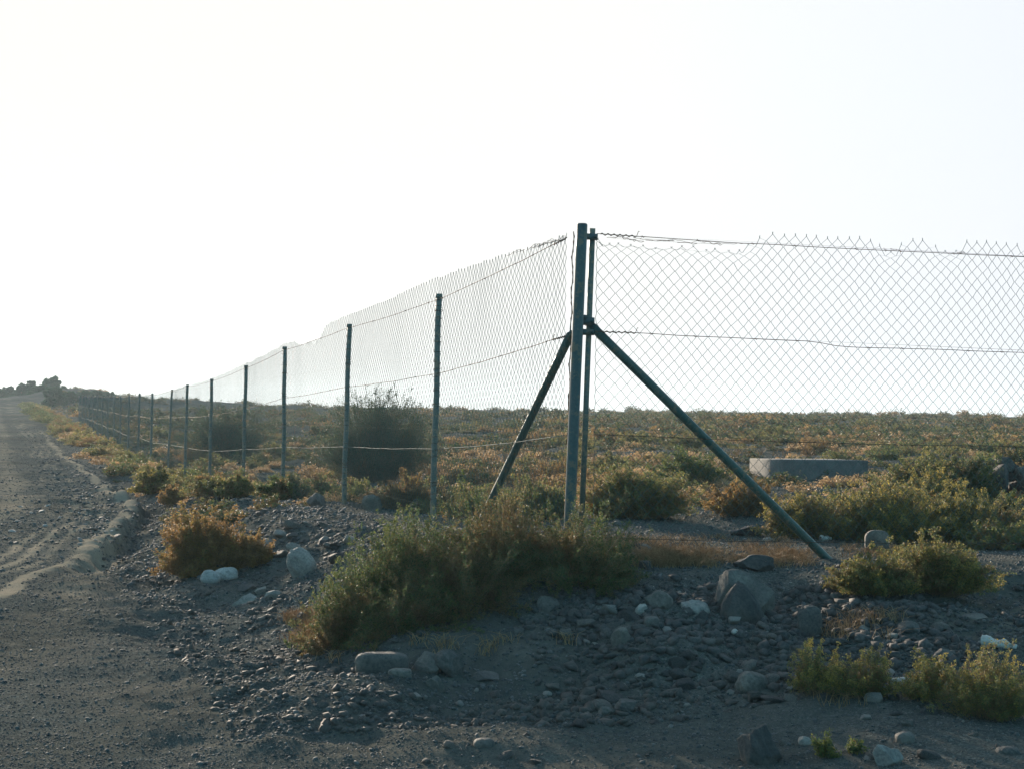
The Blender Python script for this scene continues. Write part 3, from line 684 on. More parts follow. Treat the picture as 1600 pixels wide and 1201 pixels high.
PL = [
 ('dry rusty bush behind the three white stones beside the track', 256, 400, 790, 893, 'leaf_rust', 131, dict(dens=1.5, ryf=.6, elev_pow=1.1, low=0.)),
 ('rusty bush with yellow tips right of the three white stones', 340, 436, 822, 893, 'leaf_rust', 32, dict(dens=1.0)),
 ('yellow-green bush hiding the foot of the long right brace', 1292, 1440, 862, 938, 'leaf_yellow', 33, dict(dens=1.3)),
 ('broad yellow bush in front of the mesh right of the brace foot', 1380, 1556, 838, 945, 'leaf_yellow', 34, dict(dens=1.2)),
 ('upright yellow-tipped bush on the lower right slope', 1222, 1322, 996, 1092, 'leaf_yellow', 35, dict(dens=.55, leafpx=1.8, low=.15)),
 ('bushy green and yellow shrub between two others on the lower right slope', 1288, 1412, 1010, 1098, 'leaf_yellow', 36, dict(dens=.55, leafpx=1.8, low=.1)),
 ('green-yellow bush over the white pipe scrap on the lower right', 1388, 1505, 1020, 1105, 'leaf_yellow', 37, dict(dens=.5, leafpx=1.8, low=.1, tintbias=-.05)),
 ('spreading bush at the right edge of the lower slope', 1460, 1640, 1014, 1130, 'leaf_yellow', 38, dict(dens=.55, leafpx=1.8, low=.05)),
 ('small bright green sprouts at the bottom of the right slope', 1268, 1312, 1152, 1186, 'leaf_green', 39, dict(dens=.8, leafpx=2.5, tintbias=.35, nst=26)),
 ('tiny green seedling beside the bright green sprouts', 1318, 1350, 1146, 1178, 'leaf_green', 40, dict(dens=.8, leafpx=2.5, tintbias=.35, nst=18)),
 ('large brown and green bush right behind the corner post', 903, 1078, 722, 812, 'leaf_olive', 41, dict(dens=1.6, leafpx=1.8)),
 ('dark green bush left of the concrete block', 1025, 1138, 708, 760, 'leaf_green', 42, dict(dens=1.6, leafpx=1.8, tintbias=.1)),
 ('orange dry bush behind the middle of the long brace', 1105, 1212, 748, 808, 'leaf_rust', 43, dict(dens=1.3, leafpx=1.8)),
 ('olive bush seen between the short brace and the corner post', 775, 905, 748, 812, 'leaf_olive', 44, dict(dens=1.4, leafpx=1.8)),
 ('low olive bush left of the short brace', 690, 790, 765, 810, 'leaf_olive', 45, dict(dens=1.2, leafpx=1.8)),
 ('orange bush behind the mesh between the two nearest thin posts', 592, 684, 735, 798, 'leaf_rust', 46, dict(dens=1.2, leafpx=1.8)),
 ('yellow-brown bush behind the foot half of the long brace', 1188, 1330, 768, 842, 'leaf_yellow', 47, dict(dens=1.4, leafpx=1.8)),
 ('wide yellow-brown bush behind the drum-shaped stone', 1290, 1470, 748, 850, 'leaf_yellow', 48, dict(dens=1.3, leafpx=1.8)),
 ('yellow-brown bush running out of the right edge behind the mesh', 1440, 1610, 772, 852, 'leaf_yellow', 49, dict(dens=1.3, leafpx=1.8)),
 ('green bush right of the concrete block, behind the yellow ones', 1372, 1500, 712, 790, 'leaf_olive', 50, dict(dens=1.4, leafpx=1.8, tintbias=.12)),
 ('tall green bush beside the dark rubble heap', 1440, 1560, 704, 790, 'leaf_green', 51, dict(dens=1.3, leafpx=1.8, tintbias=.05)),
 ('low yellow bush between the drum-shaped stone and the right edge, behind the mesh', 1385, 1530, 765, 846, 'leaf_yellow', 62, dict(dens=1.3, leafpx=1.8)),
 ('olive bush filling the gap behind the yellow bushes, below the concrete box', 1270, 1380, 762, 812, 'leaf_olive', 63, dict(dens=1.3, leafpx=1.8, tintbias=.1)),
 ('rust-tinged bush behind the mesh midway between box and rubble heap', 1400, 1520, 735, 800, 'leaf_yellow', 64, dict(dens=1.3, leafpx=1.8)),
 ('green weeds at the foot of the dark rubble heap', 1520, 1610, 770, 808, 'leaf_green', 52, dict(dens=1.3, leafpx=1.8, tintbias=.2)),
 ('pale green bush on the skyline at the far right', 1540, 1640, 690, 745, 'leaf_olive', 53, dict(dens=1.2, leafpx=1.8)),
 ('dark green bush at the foot of the third thin post', 400, 482, 738, 782, 'leaf_green', 54, dict(dens=1.5)),
 ('small rusty green bush just left of the second thin post', 484, 524, 742, 782, 'leaf_olive', 55, dict(dens=1.2)),
 ('low olive bush at the foot of the fourth thin post', 342, 410, 735, 778, 'leaf_olive', 56, dict(dens=1.3)),
 ('orange bush on the verge below the fifth thin post', 296, 356, 738, 775, 'leaf_rust', 57, dict(dens=1.3)),
 ('small orange bush at the end of the washed-out gully', 246, 298, 758, 790, 'leaf_rust', 58, dict(dens=1.3)),
 ('olive-green verge bush with yellow front, left of the sixth post', 208, 284, 728, 772, 'leaf_yellow', 59, dict(dens=1.4)),
]
for (lab, a, b, c, d, lm_, sd_, kw) in PL:
    plant_px(lab, a, b, c, d, lm_, sd_, **kw)
# vase-shaped dark shrub behind the fence
g = at(585, 752, 26.5)
plant('tall dark vase-shaped shrub behind the fence with a bare twiggy top', (g.x, g.y, Hz(g.x, g.y)), 'leaf_dark', 60, 'shrub', 'tall_shrub',
      rx=1.25, ry=1.0, fan=.04, h=(at(590, 622, 26.5).z-Hz(g.x, g.y))*.97, nst=800, ntw=12, nlf=10, leaf=.013, sr=.0045, spread=.05, low=.28, lobes=.12, start=.4, twl=.22, tipup=-.12, elev_pow=.7, tint_h=.2)
g = at(352, 700, 40)
plant('wide dim shrub behind the fence between the fourth and sixth thin posts', (g.x, g.y, Hz(g.x, g.y)), 'leaf_dark', 61, 'shrub', 'tall_shrub',
      rx=1.25, ry=1.0, h=at(350, 640, 40).z-Hz(g.x, g.y), nst=420, ntw=12, nlf=5, leaf=.024, sr=.006, spread=.15, low=.1, lobes=.12, fan=.2)

# ---- shrub prototypes copied over the plain and the verge
LM = ['leaf_olive', 'leaf_green', 'leaf_rust', 'leaf_yellow', 'leaf_olive', 'leaf_rust']
PN = ['olive', 'green', 'rusty', 'yellowish', 'drab olive', 'brown']
def proto_set(n, leaf, nst, ntw, nlf, sr, parts=True):
    res = []
    for i in range(n):
        VS, FS, VL, FL, tint = plant_arrays(300+i, 1, .9, .62+.1*(i % 3), nst=nst, ntw=ntw, nlf=nlf, leaf=leaf, sr=sr, lobes=.3, low=.0, tintbias=(.0, .12, -.05, .05, .1, -.1)[i % 6])
        res.append((VS, FS, VL, FL, tint))
    return res
near_p = proto_set(6, .035, 90, 9, 9, .006)
made = {}
def where_px(X, Y):
    p = 800+2400*X/Y
    for lim, t_ in ((300, 'behind the far run of the fence'), (450, 'left of the tall vase-shaped shrub'), (560, 'near the vase-shaped shrub'), (690, 'between the two nearest thin posts'),
                    (790, 'left of the short brace'), (910, 'between short brace and corner post'), (1020, 'just right of the corner post'), (1130, 'left of the concrete block'),
                    (1240, 'in line with the concrete block'), (1370, 'right behind the concrete block'), (1500, 'right of the concrete block'), (3000, 'towards the dark rubble heap')):
        if p < lim: return t_
def proto_copy(i, loc, s_, sz, rz, label, group, cat='shrub'):
    if i not in made:
        VS, FS, VL, FL, tint = near_p[i]
        root = empty('shrub', loc)
        mesh_obj('stems', VS, FS, M['twig'], root); mesh_obj('foliage', VL, FL, M[LM[i]], root, attrs={'tint': tint})
        made[i] = root; o = root
    else:
        o = copy_tree(made[i])
    o.location = loc; o.scale = (s_, s_, s_*sz); o.rotation_euler = (0, 0, rz)
    return tag(o, label, cat, group)
# verge row between the track and the far fence
r = np.random.default_rng(91)
vn = 0
for Yv in np.concatenate((np.arange(21, 60, 1.15), np.arange(60, 132, 2.3))):
    fx = .443-.3376*(Yv-10.13); ex = np.interp(Yv, *EDGE)
    for rep in range(1 if Yv < 60 else 2):
        X = ex+.55+(fx-ex-.4)*r.uniform(.15, .95); Yj = Yv+r.uniform(-.5, .5)
        s_ = r.uniform(.26, .50)*(1+.010*Yv); i = int(r.choice([0, 1, 3, 3, 4, 2, 0, 0]))
        if Yv > 75: i = int(r.choice([1, 0, 2, 1]))
        proto_copy(i, (X, Yj, Hz(X, Yj)-.02), s_, r.uniform(.5, .85), r.uniform(0, 6.28),
                   '%s %s shrub in the verge row beside the track, %s' % ('small' if s_ < .5 else 'broad', PN[i], 'by the gully' if Yv < 27 else 'below the sparse posts' if Yv < 40 else 'below the close-set posts' if Yv < 70 else 'halfway up the far rise' if Yv < 92 else 'high on the far rise' if Yv < 112 else 'at the crest'), 'shrubs of the verge row along the far fence'); vn += 1
# the plain behind the fence
r = np.random.default_rng(92); k = 0; spots = []
while k < 235:
    Y = 12.5*(78/12.5)**(r.uniform()**.75); X = r.uniform(-.36, .40)*Y
    p = np.array((X, Y))-C0
    if max(p@nL, p@nR) > -.7: continue
    ppx = 800+2400*X/Y
    if Y < 30 and 1100 < ppx < 1400: continue
    if Y < 17 and 880 < ppx < 1350: continue
    s_ = r.uniform(.22, .62)*(.75+Y*.010)
    if any((X-a)**2+(Y-b)**2 < (.55*(s_+c))**2 for a, b, c in spots): continue
    cl = vnoise(np.array([X*.25]), np.array([Y*.12]), 5)[0]+.25*r.uniform(-1, 1)
    i = (2, 0, 4, 0, 3, 1)[int(np.clip((cl+.5)*6, 0, 5))]
    spots.append((X, Y, s_)); k += 1
    proto_copy(i, (X, Y, Hz(X, Y)-.02), s_, r.uniform(.55, .95), r.uniform(0, 6.28),
               '%s %s shrub on the %s plain, %s' % ('small' if s_ < .45 else 'broad', PN[i], 'near' if Y < 24 else 'middle' if Y < 42 else 'far', where_px(X, Y)), 'low shrubs scattered over the plain')
# far scrub that reads as one mass
far_p = proto_set(6, .085, 26, 5, 5, .012)
r = np.random.default_rng(93)
for mi_, (lmn, lab) in enumerate((('leaf_plain', 'distant olive scrub covering the plain to the skyline'), ('leaf_rust', 'distant dry brown scrub on the plain'), ('leaf_plain', 'distant dark green scrub on the plain'))):
    Vs, Ts = [], []
    for q in range((850, 170, 900)[mi_]):
        Y = 45*(185/45)**r.uniform(); X = r.uniform(-.40, .42)*Y
        p = np.array((X, Y))-C0
        if p@nL > -1.0: continue
        s_ = r.uniform(.3, .8)*(.8+Y*.004)
        VS, FS, VL, FL, tint = far_p[int(r.integers(0, 6))]
        a = r.uniform(0, 6.28); c_, s2 = math.cos(a)*s_, math.sin(a)*s_
        Vr = np.stack((VL[:, 0]*c_-VL[:, 1]*s2, VL[:, 0]*s2+VL[:, 1]*c_, VL[:, 2]*s_*r.uniform(.45, .85)), -1)+(X, Y, Hz(X, Y)-.02)
        Vs.append(Vr); Ts.append(tint)
    V = np.concatenate(Vs)
    tag(mesh_obj('scrub', V, np.arange(len(V)).reshape(-1, 4), M[lmn], None, attrs={'tint': np.concatenate(Ts)}), lab, kind='stuff')

# low mats of dry herbs that nobody could count, between the shrubs and along the verge
r = np.random.default_rng(95)
for mi_, (lmn, lab) in enumerate((('leaf_plain', 'low olive herbs matting the ground between the shrubs of the plain'), ('straw', 'low dead straw-coloured herbs covering the plain and the verge'))):
    Vs, Ts = [], []
    for q in range(900):
        Y = 15.5*(62/15.5)**(r.uniform()**.8); X = r.uniform(-.36, .40)*Y
        p = np.array((X, Y))-C0; dv_ = max(p@nL, p@nR)
        if dv_ > -.15 and not (Y > 17 and X > np.interp(Y, *EDGE)+.4): continue
        if vnoise(np.array([X*.6]), np.array([Y*.3]), 9+mi_)[0] < -.12: continue
        s_ = r.uniform(.10, .30)*(1+Y*.012)
        VS, FS, VL, FL, tint = far_p[int(r.integers(0, 6))]
        a = r.uniform(0, 6.28); c_, s2 = math.cos(a)*s_, math.sin(a)*s_
        Vs.append(np.stack((VL[:, 0]*c_-VL[:, 1]*s2, VL[:, 0]*s2+VL[:, 1]*c_, VL[:, 2]*s_*r.uniform(.5, .9)), -1)+(X, Y, Hz(X, Y)-.01)); Ts.append(tint)
    V = np.concatenate(Vs)
    tag(mesh_obj('ground_cover', V, np.arange(len(V)).reshape(-1, 4), M[lmn], None, attrs={'tint': np.concatenate(Ts)}), lab, kind='stuff')

# ---- dry straw along the foot of the mesh and in patches
def straw(name, boxes, n, label, seed, hgt=(.02, .065), rad=1.):
    r = np.random.default_rng(seed); Q = []
    for (x0, x1, y0, y1, wgt) in boxes:
        for _ in range(int(n*wgt)):
            g = hit(r.uniform(x0, x1), r.uniform(y0, y1), 60)
            for _ in range(int(r.integers(8, 40))):
                rr = r.normal(0, .035, 2); b = np.array((g.x+rr[0], g.y+rr[1], 0)); b[2] = g.z-.01
                t = r.normal(0, .5, 2); h_ = r.uniform(*hgt)
                Q.append((b, b+(t[0]*h_*.5, t[1]*h_*.5, h_*.75), b+(t[0]*h_*1.3, t[1]*h_*1.3, h_)))
    Q = np.array(Q); V, Fc = tubes(Q, np.array((.0016, .0012, .0005))*rad)
    tint = np.repeat(r.uniform(0, 1, len(Q)), 9)
    return tag(mesh_obj(name, V, Fc, M['straw'], None, attrs={'tint': tint}), label, kind='stuff')
straw('dry_grass', [(915, 1110, 862, 884, .55), (930, 1240, 838, 880, .35), (1170, 1270, 862, 885, .15), (1320, 1480, 850, 870, .1)], 420, 'pale orange dry grass along the foot of the mesh', 1)
straw('dry_grass', [(1290, 1400, 965, 1000, 1.), (1230, 1400, 1090, 1110, .2)], 16, 'sparse brown dry grass on the shaded right slope', 2, (.03, .10))
straw('dry_grass', [(455, 505, 960, 1010, 1.), (500, 900, 1000, 1030, .15)], 60, 'orange dry litter at the left skirt of the big bush', 3, (.03, .08))
straw('dry_grass', [(640, 900, 700, 790, 1.), (900, 1150, 700, 800, .5), (1150, 1600, 665, 720, 1.)], 110, 'dry grass between the shrubs of the plain', 4, (.06, .22), 2.5)

# ------------------------------------------------------------------ far trees beyond the crest of the track
def tree(label, px, Y, ytop, wpx, seed, name='tree', mat='leaf_tree', kinds='tree'):
    ppm = F_PX/Y; b = at(px, 628, Y); top = at(px, ytop, Y).z; gz = min(Hz(b.x, Y), b.z)
    h = top-gz; rw = wpx/2/ppm
    root = empty(name, (b.x, Y, gz)); tag(root, label, kinds, 'far trees beyond the crest of the track')
    r = np.random.default_rng(seed)
    mb = MB(); mb.tube([(0, 0, -.3), (.05, 0, h*.3), (.1, .05, h*.62)], [.16, .12, .05], 8)
    tips = []
    for q in range(9):
        a = r.uniform(0, 6.28); z0 = h*r.uniform(.2, .55); e = np.array((math.cos(a)*rw*r.uniform(.3, .7), math.sin(a)*rw*.6, z0+h*r.uniform(.1, .32)))
        mb.tube([(.05, 0, z0), ((e[0])*.5, e[1]*.5, (z0+e[2])/2+.05), e], [.06, .04, .015], 5); tips.append(e)
    mb.build('trunk', M['twig'], root)
    cl = []
    for _ in range(70):
        zf_ = r.uniform(.08, .95)**1.15; sp_ = math.sqrt(max(.03, 1-((zf_-.38)/.60)**2))
        cl.append(np.array((r.normal(0, rw*.42*sp_), r.normal(0, rw*.3*sp_), h*zf_)))
    cl += tips
    Vs, Ts = [], []
    for c in cl:
        n = 420; rr = rw*r.uniform(.12, .30)*(1.2-c[2]/h*.6)
        d = r.normal(size=(n, 3)); d /= np.linalg.norm(d, axis=1)[:, None]; pp = c+d*rr*(r.uniform(0, 1, n)**.75)[:, None]*np.array((1, 1, 1.15))
        pp[:, 2] = np.maximum(pp[:, 2], .1)
        a_ = r.normal(size=(n, 3)); a_ /= np.linalg.norm(a_, axis=1)[:, None]; b_ = np.cross(a_, r.normal(size=(n, 3))); b_ /= np.linalg.norm(b_, axis=1)[:, None]
        ls = .11*r.uniform(.6, 1.3, n)[:, None]
        Vs.append(np.stack((pp-a_*ls, pp+b_*ls*.5, pp+a_*ls, pp-b_*ls*.5), 1).reshape(-1, 3)); Ts.append(np.repeat(np.clip(r.normal(.4, .2, n), 0, 1), 4))
    V = np.concatenate(Vs)
    mesh_obj('crown', V, np.arange(len(V)).reshape(-1, 4), M[mat], root, attrs={'tint': np.concatenate(Ts)})
tree('tallest far tree, on the right of the clump beyond the track crest', 80, 172, 589, 46, 1)
tree('upright far tree just left of the tallest one', 48, 176, 594, 26, 2)
tree('lower far tree filling the middle of the clump', 34, 170, 599, 32, 3)
tree('small rounded far tree second from the left', 14, 174, 604, 30, 4)
tree('far tree cut by the left edge of the view', -6, 168, 604, 34, 5)
tree('narrow pointed far tree at the right end of the clump', 99, 165, 603, 16, 6)
tree('squat far tree below the tallest one', 64, 160, 601, 40, 7)
for j, (px, yt, wp) in enumerate(((88, 606, 36), (110, 613, 32), (132, 612, 30), (150, 611, 26), (168, 613, 28))):
    tree(('broad bushy far tree right of the clump, nearest the track', 'second bushy far tree from the clump behind the fence line', 'third bushy far tree, in front of the far fence posts',
          'fourth bushy far tree, among the dense far fence posts', 'last bushy far tree, where the hill line dips')[j], px, 135+j*4, yt, wp, 20+j)

# ------------------------------------------------------------------ the fence
fence = empty('chain_link_fence', (C0[0], C0[1], Hz(*C0)))
tag(fence, 'green chain link fence on thin posts turning at a thick braced corner post', 'fence')
FO = Vector(fence.location)
def fl(p): return np.asarray(p, float)-np.array(FO)
# left run: photo x of each post, depth, top of the strained wire, lean in px over its height
posts = []
PXT = {1: (686, 460), 2: (546, 507), 3: (445, 542), 4: (384.5, 571), 5: (331, 592), 6: (293, 601), 7: (269, 608), 8: (238, 614), 9: (218, 614), 10: (202, 617)}
BOT = {1: 677, 2: 538, 3: 443.5, 4: 380, 5: 328, 6: 289, 7: 262, 8: 236, 9: 216, 10: 200}
far_px = [188, 178, 168, 159.5, 152, 145, 139, 133.5, 128, 123]
for k in range(1, 21):
    Y = 10.13*(1+k/3)
    if k <= 10:
        T = at(PXT[k][0], PXT[k][1], Y); b = at(BOT[k], 700, Y); gb = Hz(b.x, Y)
        B = Vector((b.x, Y, gb-.15)); 
    else:
        q = at(far_px[k-11], 700, Y); gb = Hz(q.x, Y); T = at(far_px[k-11]+.5, 617+(k % 3)*.5, Y); T.z = min(max(T.z, gb+1.3), gb+2.1); B = Vector((q.x, Y, gb-.15))
    posts.append((T, B))
tubes_r = .027
for k, (T, B) in enumerate(posts):
    mb = MB(); rr = (.027 if k != 6 else .022)
    n = 10; pts = [tuple(fl(B.lerp(T, i/n))+np.array((.004*math.sin(i*1.3+k), 0, 0))) for i in range(n+1)]
    mb.tube(pts, rr, 10)
    if k < 6: mb.tube([fl(T)-(0, 0, .035), fl(T)+(0, 0, .004)], rr+.004, 10)
    po = mb.build('post', M['post'], fence)
    if k < 7:   # wire ties wrapped round the post
        tb = MB(); rg = np.random.default_rng(k); Lp = (T-B).length
        for q in range(26 if k < 4 else 14):
            z = rg.uniform(.12, .98); c = fl(B.lerp(T, z)); a0 = rg.uniform(0, 6.28)
            pts = [c+np.array((math.cos(a0+t)*(rr+.004), math.sin(a0+t)*(rr+.004), (t-2.6)*.004*rg.uniform(-1, 1.6))) for t in np.linspace(0, 5.2, 9)]
            pts.append(pts[-1]+np.array((rg.uniform(-.02, .02), -.012, rg.uniform(-.015, .015))))
            tb.tube(pts, .0022, 4)
            pass
        tb.build('tie_wire', M['rustwire'], po)
# corner post (leans slightly), with cap
Tc = at(909.5, 351, 10.10); Bc = at(889.5, 825, 10.10); Bg = Bc+(Bc-Tc).normalized()*.35
mb = MB(); mb.tube([fl(Bg.lerp(Tc, i/14)) for i in range(15)], .036, 20)
mb.tube([fl(Tc), fl(Tc)+(0, 0, .006)], [.034, .030], 20)
cp = mb.build('corner_post', M['corner'], fence)
# thin angle post right of it
Ta = at(926, 357, 10.2); Ba = at(908, 838, 10.2); Bb = Ba+(Ba-Ta).normalized()*.25
mb = MB(); ax = (Ta-Bb); mid = (Ta+Bb)/2
u = np.array(eR.tolist()+[0.]); v = np.array(nR.tolist()+[0.])
mb.box(fl(mid), u*.019, v*.0025, np.array(ax)/2)
mb.box(fl(mid)+u*.017+v*-.016, u*.0025, v*.014, np.array(ax)/2)
ap = mb.build('angle_post', M['post'], fence, False)
# brackets between the two
for (ya, nm) in ((369, 'bracket'), (502, 'bracket'), (519, 'bracket')):
    a = at(905+(369-ya)*.042, ya, 10.12); b = at(934+(369-ya)*.038, ya+(1 if ya > 400 else 2), 10.2)
    mb = MB(); c = (a+b)/2; L = (b-a)
    hgt = .020 if ya != 502 else .026
    mb.box(fl(c)+(0, 0, .002 if ya != 369 else 0), np.array(L)/2, (0, .010, 0), (0, 0, hgt))
    mb.tube([fl(b)+(-.012, -.032, 0), fl(b)+(-.012, .03, 0)], .011, 6)
    mb.tube([fl(c)+(-.01, -.028, .0), fl(c)+(-.01, .03, .0)], .009, 6)
    if ya == 502: mb.tube([fl(c)+(-.003, -.03, .028), fl(c)+(-.003, .03, .028)], .016, 8)
    mb.build('bracket', M['corner'], cp, False)
# braces
def brace(t, b, rad, name='brace'):
    mb = MB(); d = (b-t).normalized(); e = b+d*.25
    mb.tube([fl(t.lerp(e, i/8)) for i in range(9)], rad, 14)
    o = mb.build(name, M['brace'], fence)
    m2 = MB(); m2.box(fl(t-d*.015), np.array(d)*.035, (0, .006, 0), np.cross(np.array(d), (0, 1, 0))*.028)
    m2.tube([fl(t)+(0, -.035, 0), fl(t)+(0, .03, 0)], .010, 6)
    m2.build('brace_lug', M['corner'], o, False)
    return o
tR = at(926, 511, 10.22); fR = at(1297, 877, 10.78)
brace(tR, fR, .030)
tL = at(891, 524, 10.3); fL = at(751, 815, 12.2)
brace(tL, fL, .029)
# thin steel strip bolted under the long brace, seen as a light lower edge line on the mesh side
# runs: points s -> (x, y, wire top, wire bottom)
cz = at(905, 369, 10.13).z
Lp = [np.array((.30, 10.10, cz, at(905, 839, 10.13).z))]
nodesL = [(np.array((0.36, 10.22)), at(890, 371, 10.2).z, at(890, 839, 10.2).z)]
wz = []
for k, (T, B) in enumerate(posts):
    top = T.z-(.04 if k else .05); gb = B.z+.15
    Hm = {0: 1.97, 1: 1.96, 2: 1.93, 3: 1.88, 4: 1.84, 5: 1.80}.get(k, min(1.78, top-gb-.02))
    f = .5; p = B.lerp(T, .7)
    nodesL.append((np.array((p.x, p.y)), top, top-Hm))
nodesR = [(np.array((.545, 10.163)), at(932, 366, 10.163).z, at(925, 839, 10.163).z)]
pR = at(1600, 401, 11.21)
d1 = np.array((pR.x, pR.y))-nodesR[0][0]; L1 = np.linalg.norm(d1); d1 /= L1
slope_t = (pR.z-nodesR[0][1])/L1; slope_b = (at(1600, 848, 11.21).z-nodesR[0][2])/L1
for s_ in (3.62, 7.2): nodesR.append((nodesR[0][0]+d1*s_, nodesR[0][1]+slope_t*s_, nodesR[0][2]+slope_b*s_))
for i in (1, 2):
    p, zt, zb = nodesR[i]; gz = Hz(*p)
    mb = MB(); mb.tube([fl((p[0], p[1]+.03, gz-.1+(zt+.05-gz+.1)*q/8)) for q in range(9)], .027, 10); mb.build('post', M['post'], fence)
def run(nodes, side, s0, above, smax=None):
    P = np.array([n[0] for n in nodes]); zt = np.array([n[1] for n in nodes]); zb = np.array([n[2] for n in nodes])
    S = np.concatenate(([0], np.cumsum(np.linalg.norm(np.diff(P, axis=0), axis=1))))
    w_ = .0430; M_ = 50
    fx = lambda s: np.stack((np.interp(s, S, P[:, 0]), np.interp(s, S, P[:, 1])), -1)
    dirn = np.array((P[-1]-P[0])); dirn /= np.linalg.norm(dirn); nrm = np.array((dirn[1], -dirn[0])); 
    if nrm@np.array((0, -1)) < 0: nrm = -nrm
    def point(s, v, k):      # s along, v 0..1 height of mesh, k jitter key
        ztop = np.interp(s, S, zt)-.02*np.sin(math.pi*np.clip((s % 3.6)/3.6, 0, 1)); zbot = np.interp(s, S, zb)-.05
        ab = above(s)
        nat = .085 if side == 'R' else np.interp(s, (0, .6, 1.5, 2.3, 3.5, 6, 8.2, 9, 12, 30), (.02, .06, .12, .15, .18, .15, .12, .08, .07, .0))
        z = zbot+(ztop+nat-zbot)*v - np.clip(nat-ab, 0, 1)*1.05*sstep(.935, 1.0, v) - np.clip(nat-ab, 0, 1)*.35*sstep(.90, .94, v)
        amp = (.0055 if side == 'L' else .0060)
        irr = amp*(1+1.5*sstep(.7, 1, v))*(1 if side == 'R' else (1+1.3*np.exp(-s/1.0)))
        dx = irr*2*fbm(s*2.1+9, v*5, 3, 151+k)+irr*1.1*vnoise(s*14, v*26, 157)
        dz = irr*1.5*fbm(s*1.7+3, v*4, 3, 161+k)+irr*.9*vnoise(s*14+5, v*26, 163)
        bulge = (.016 if side == 'L' else .04)*fbm(s*(.7 if side == 'L' else 1.1), v*2.2, 2, 171+k)
        top = sstep(.94, 1.0, v)*np.clip((nat-ab)/.08, 0, 1)*(.4 if side == 'L' else 1)
        dz = dz-top*.05*np.abs(vnoise(s*9, v*3, 181))-top*.03
        dx = dx+top*.05*vnoise(s*11, v*5, 183)
        bulge = bulge+top*.07*vnoise(s*7, v*5, 185)
        q = fx(s+dx*np.clip(s/.2, 0, 1))+nrm*bulge[..., None]*np.clip(s/.5, 0.1, 1)[..., None]
        return np.stack((q[..., 0], q[..., 1], z+dz), -1)
    tot = S[-1]; nw = int((tot-s0)/w_)
    j = np.arange(M_+1)
    for b in range(len(S)-1):
        i = np.arange(max(0, int((S[b]-s0)/w_)), min(nw, int((S[b+1]-s0)/w_)))
        if len(i) < 1: continue
        I, J = np.meshgrid(i, j, indexing='ij')
        s_ = s0+(I+(J+I) % 2)*w_; v = J/M_
        # nodes with a small over-under twist
        Pn = point(s_, v, 0); tw = np.where((I+J) % 2 == 0, 1, -1)*.0016
        Pn[..., :2] += tw[..., None]*nrm
        Pn[..., 0] += (np.where((I+J) % 2 == 0, .0012, -.0012)) * dirn[0]
        # one extra point beyond the top: the twisted barb end
        topi = Pn[:, -1:]; prev = Pn[:, -2:-1]
        end = topi+np.array((0, 0, .012))+(topi-prev)*.12*np.where(above(s_[:, -1:]) > .05, 1, -.6)[..., None]
        Q = np.concatenate((Pn, end), 1)
        near = b < 3
        V, Fc = tubes(Q, np.full(M_+2, .0021 if side == 'R' else max(.0011, .0018-.00013*b)))
        mesh_obj('mesh_panel', V-np.array(FO), Fc, M['wire'], fence)
    # strained line wires at four heights
    for hi, fr in enumerate((1.0, .672, .338, .0)):
        ss = np.arange(0, tot, .12 if tot < 10 else .25)
        z = np.interp(ss, S, zb)+(np.interp(ss, S, zt)-np.interp(ss, S, zb))*fr
        z = z-.012*np.sin(math.pi*((ss % 3.6)/3.6))+.006*vnoise(ss*3, ss*0+hi, 191)
        if hi == 1 and side == 'R': z = z+.014*(1-sstep(1.55, 1.85, ss))-.012*sstep(1.6, 1.85, ss)
        q = fx(ss); q = q+nrm*.006
        mb = MB(); mb.tube([fl(p) for p in np.column_stack((q, z))], .0024 if side == 'R' else .0026, 5)
        rg = np.random.default_rng(200+hi)
        for sk in np.arange(.3, min(tot, 14), .42):
            sk = sk+rg.uniform(-.1, .1); c = np.array((*(fx(np.array([sk]))[0]+nrm*.006), np.interp(sk, ss, z)))
            dv = np.array((*dirn, 0))
            for q2 in range(2):
                mb.tube([c-dv*.012, c+np.array((0, -.005, .005)), c+dv*.006+np.array((0, .004, -.006)), c+dv*.02+np.array((0, -.004, .002))], .0022, 4)
            if rg.uniform() > .6: mb.tube([c, c+dv*rg.uniform(-.02, .02)+np.array((0, -.01, rg.uniform(-.03, .02)))], .0014, 3)
        if hi < 2:   # twisted tail by the corner
            t_ = np.linspace(0, 1, 40); sk = .03+.26*t_; c = fx(sk)
            zz = np.interp(sk, ss, z)
            mb.tube([fl((c[m_][0], c[m_][1]+.007*math.cos(t_[m_]*38), zz[m_]+.007*math.sin(t_[m_]*38))) for m_ in range(40)], .003, 4)
            e = c[-1]; mb.tube([fl((e[0], e[1], zz[-1])), fl((e[0]+.012, e[1]-.01, zz[-1]+.035)), fl((e[0]+.02, e[1]-.015, zz[-1]+.03))], .002, 4)
        # ties were added in world space: shift them
        for qi in range(len(mb.V)):
            if mb.V[qi][:, 2].max() > 0 and abs(mb.V[qi][:, 1]).max() > 9.0 and abs(mb.V[qi][:, 1]).min() > 9.0 and len(mb.V[qi]) < 30:
                mb.V[qi] = mb.V[qi]-np.array(FO)
        mb.build('line_wire', M['rustwire'] if side == 'R' or hi < 2 else M['wire'], fence)
def aboveR(s):
    a = np.interp(s, (0, .05, 1.08, 1.26, 2.06, 2.14, 2.2, 2.3, 2.36, 2.55, 2.62, 2.76, 2.84, 3.3, 3.4, 3.55, 3.6, 8),
                  (.03, .01, .02, .085, .085, .07, .045, .045, .085, .085, .05, .045, .085, .085, .06, .06, .085, .085))
    return a
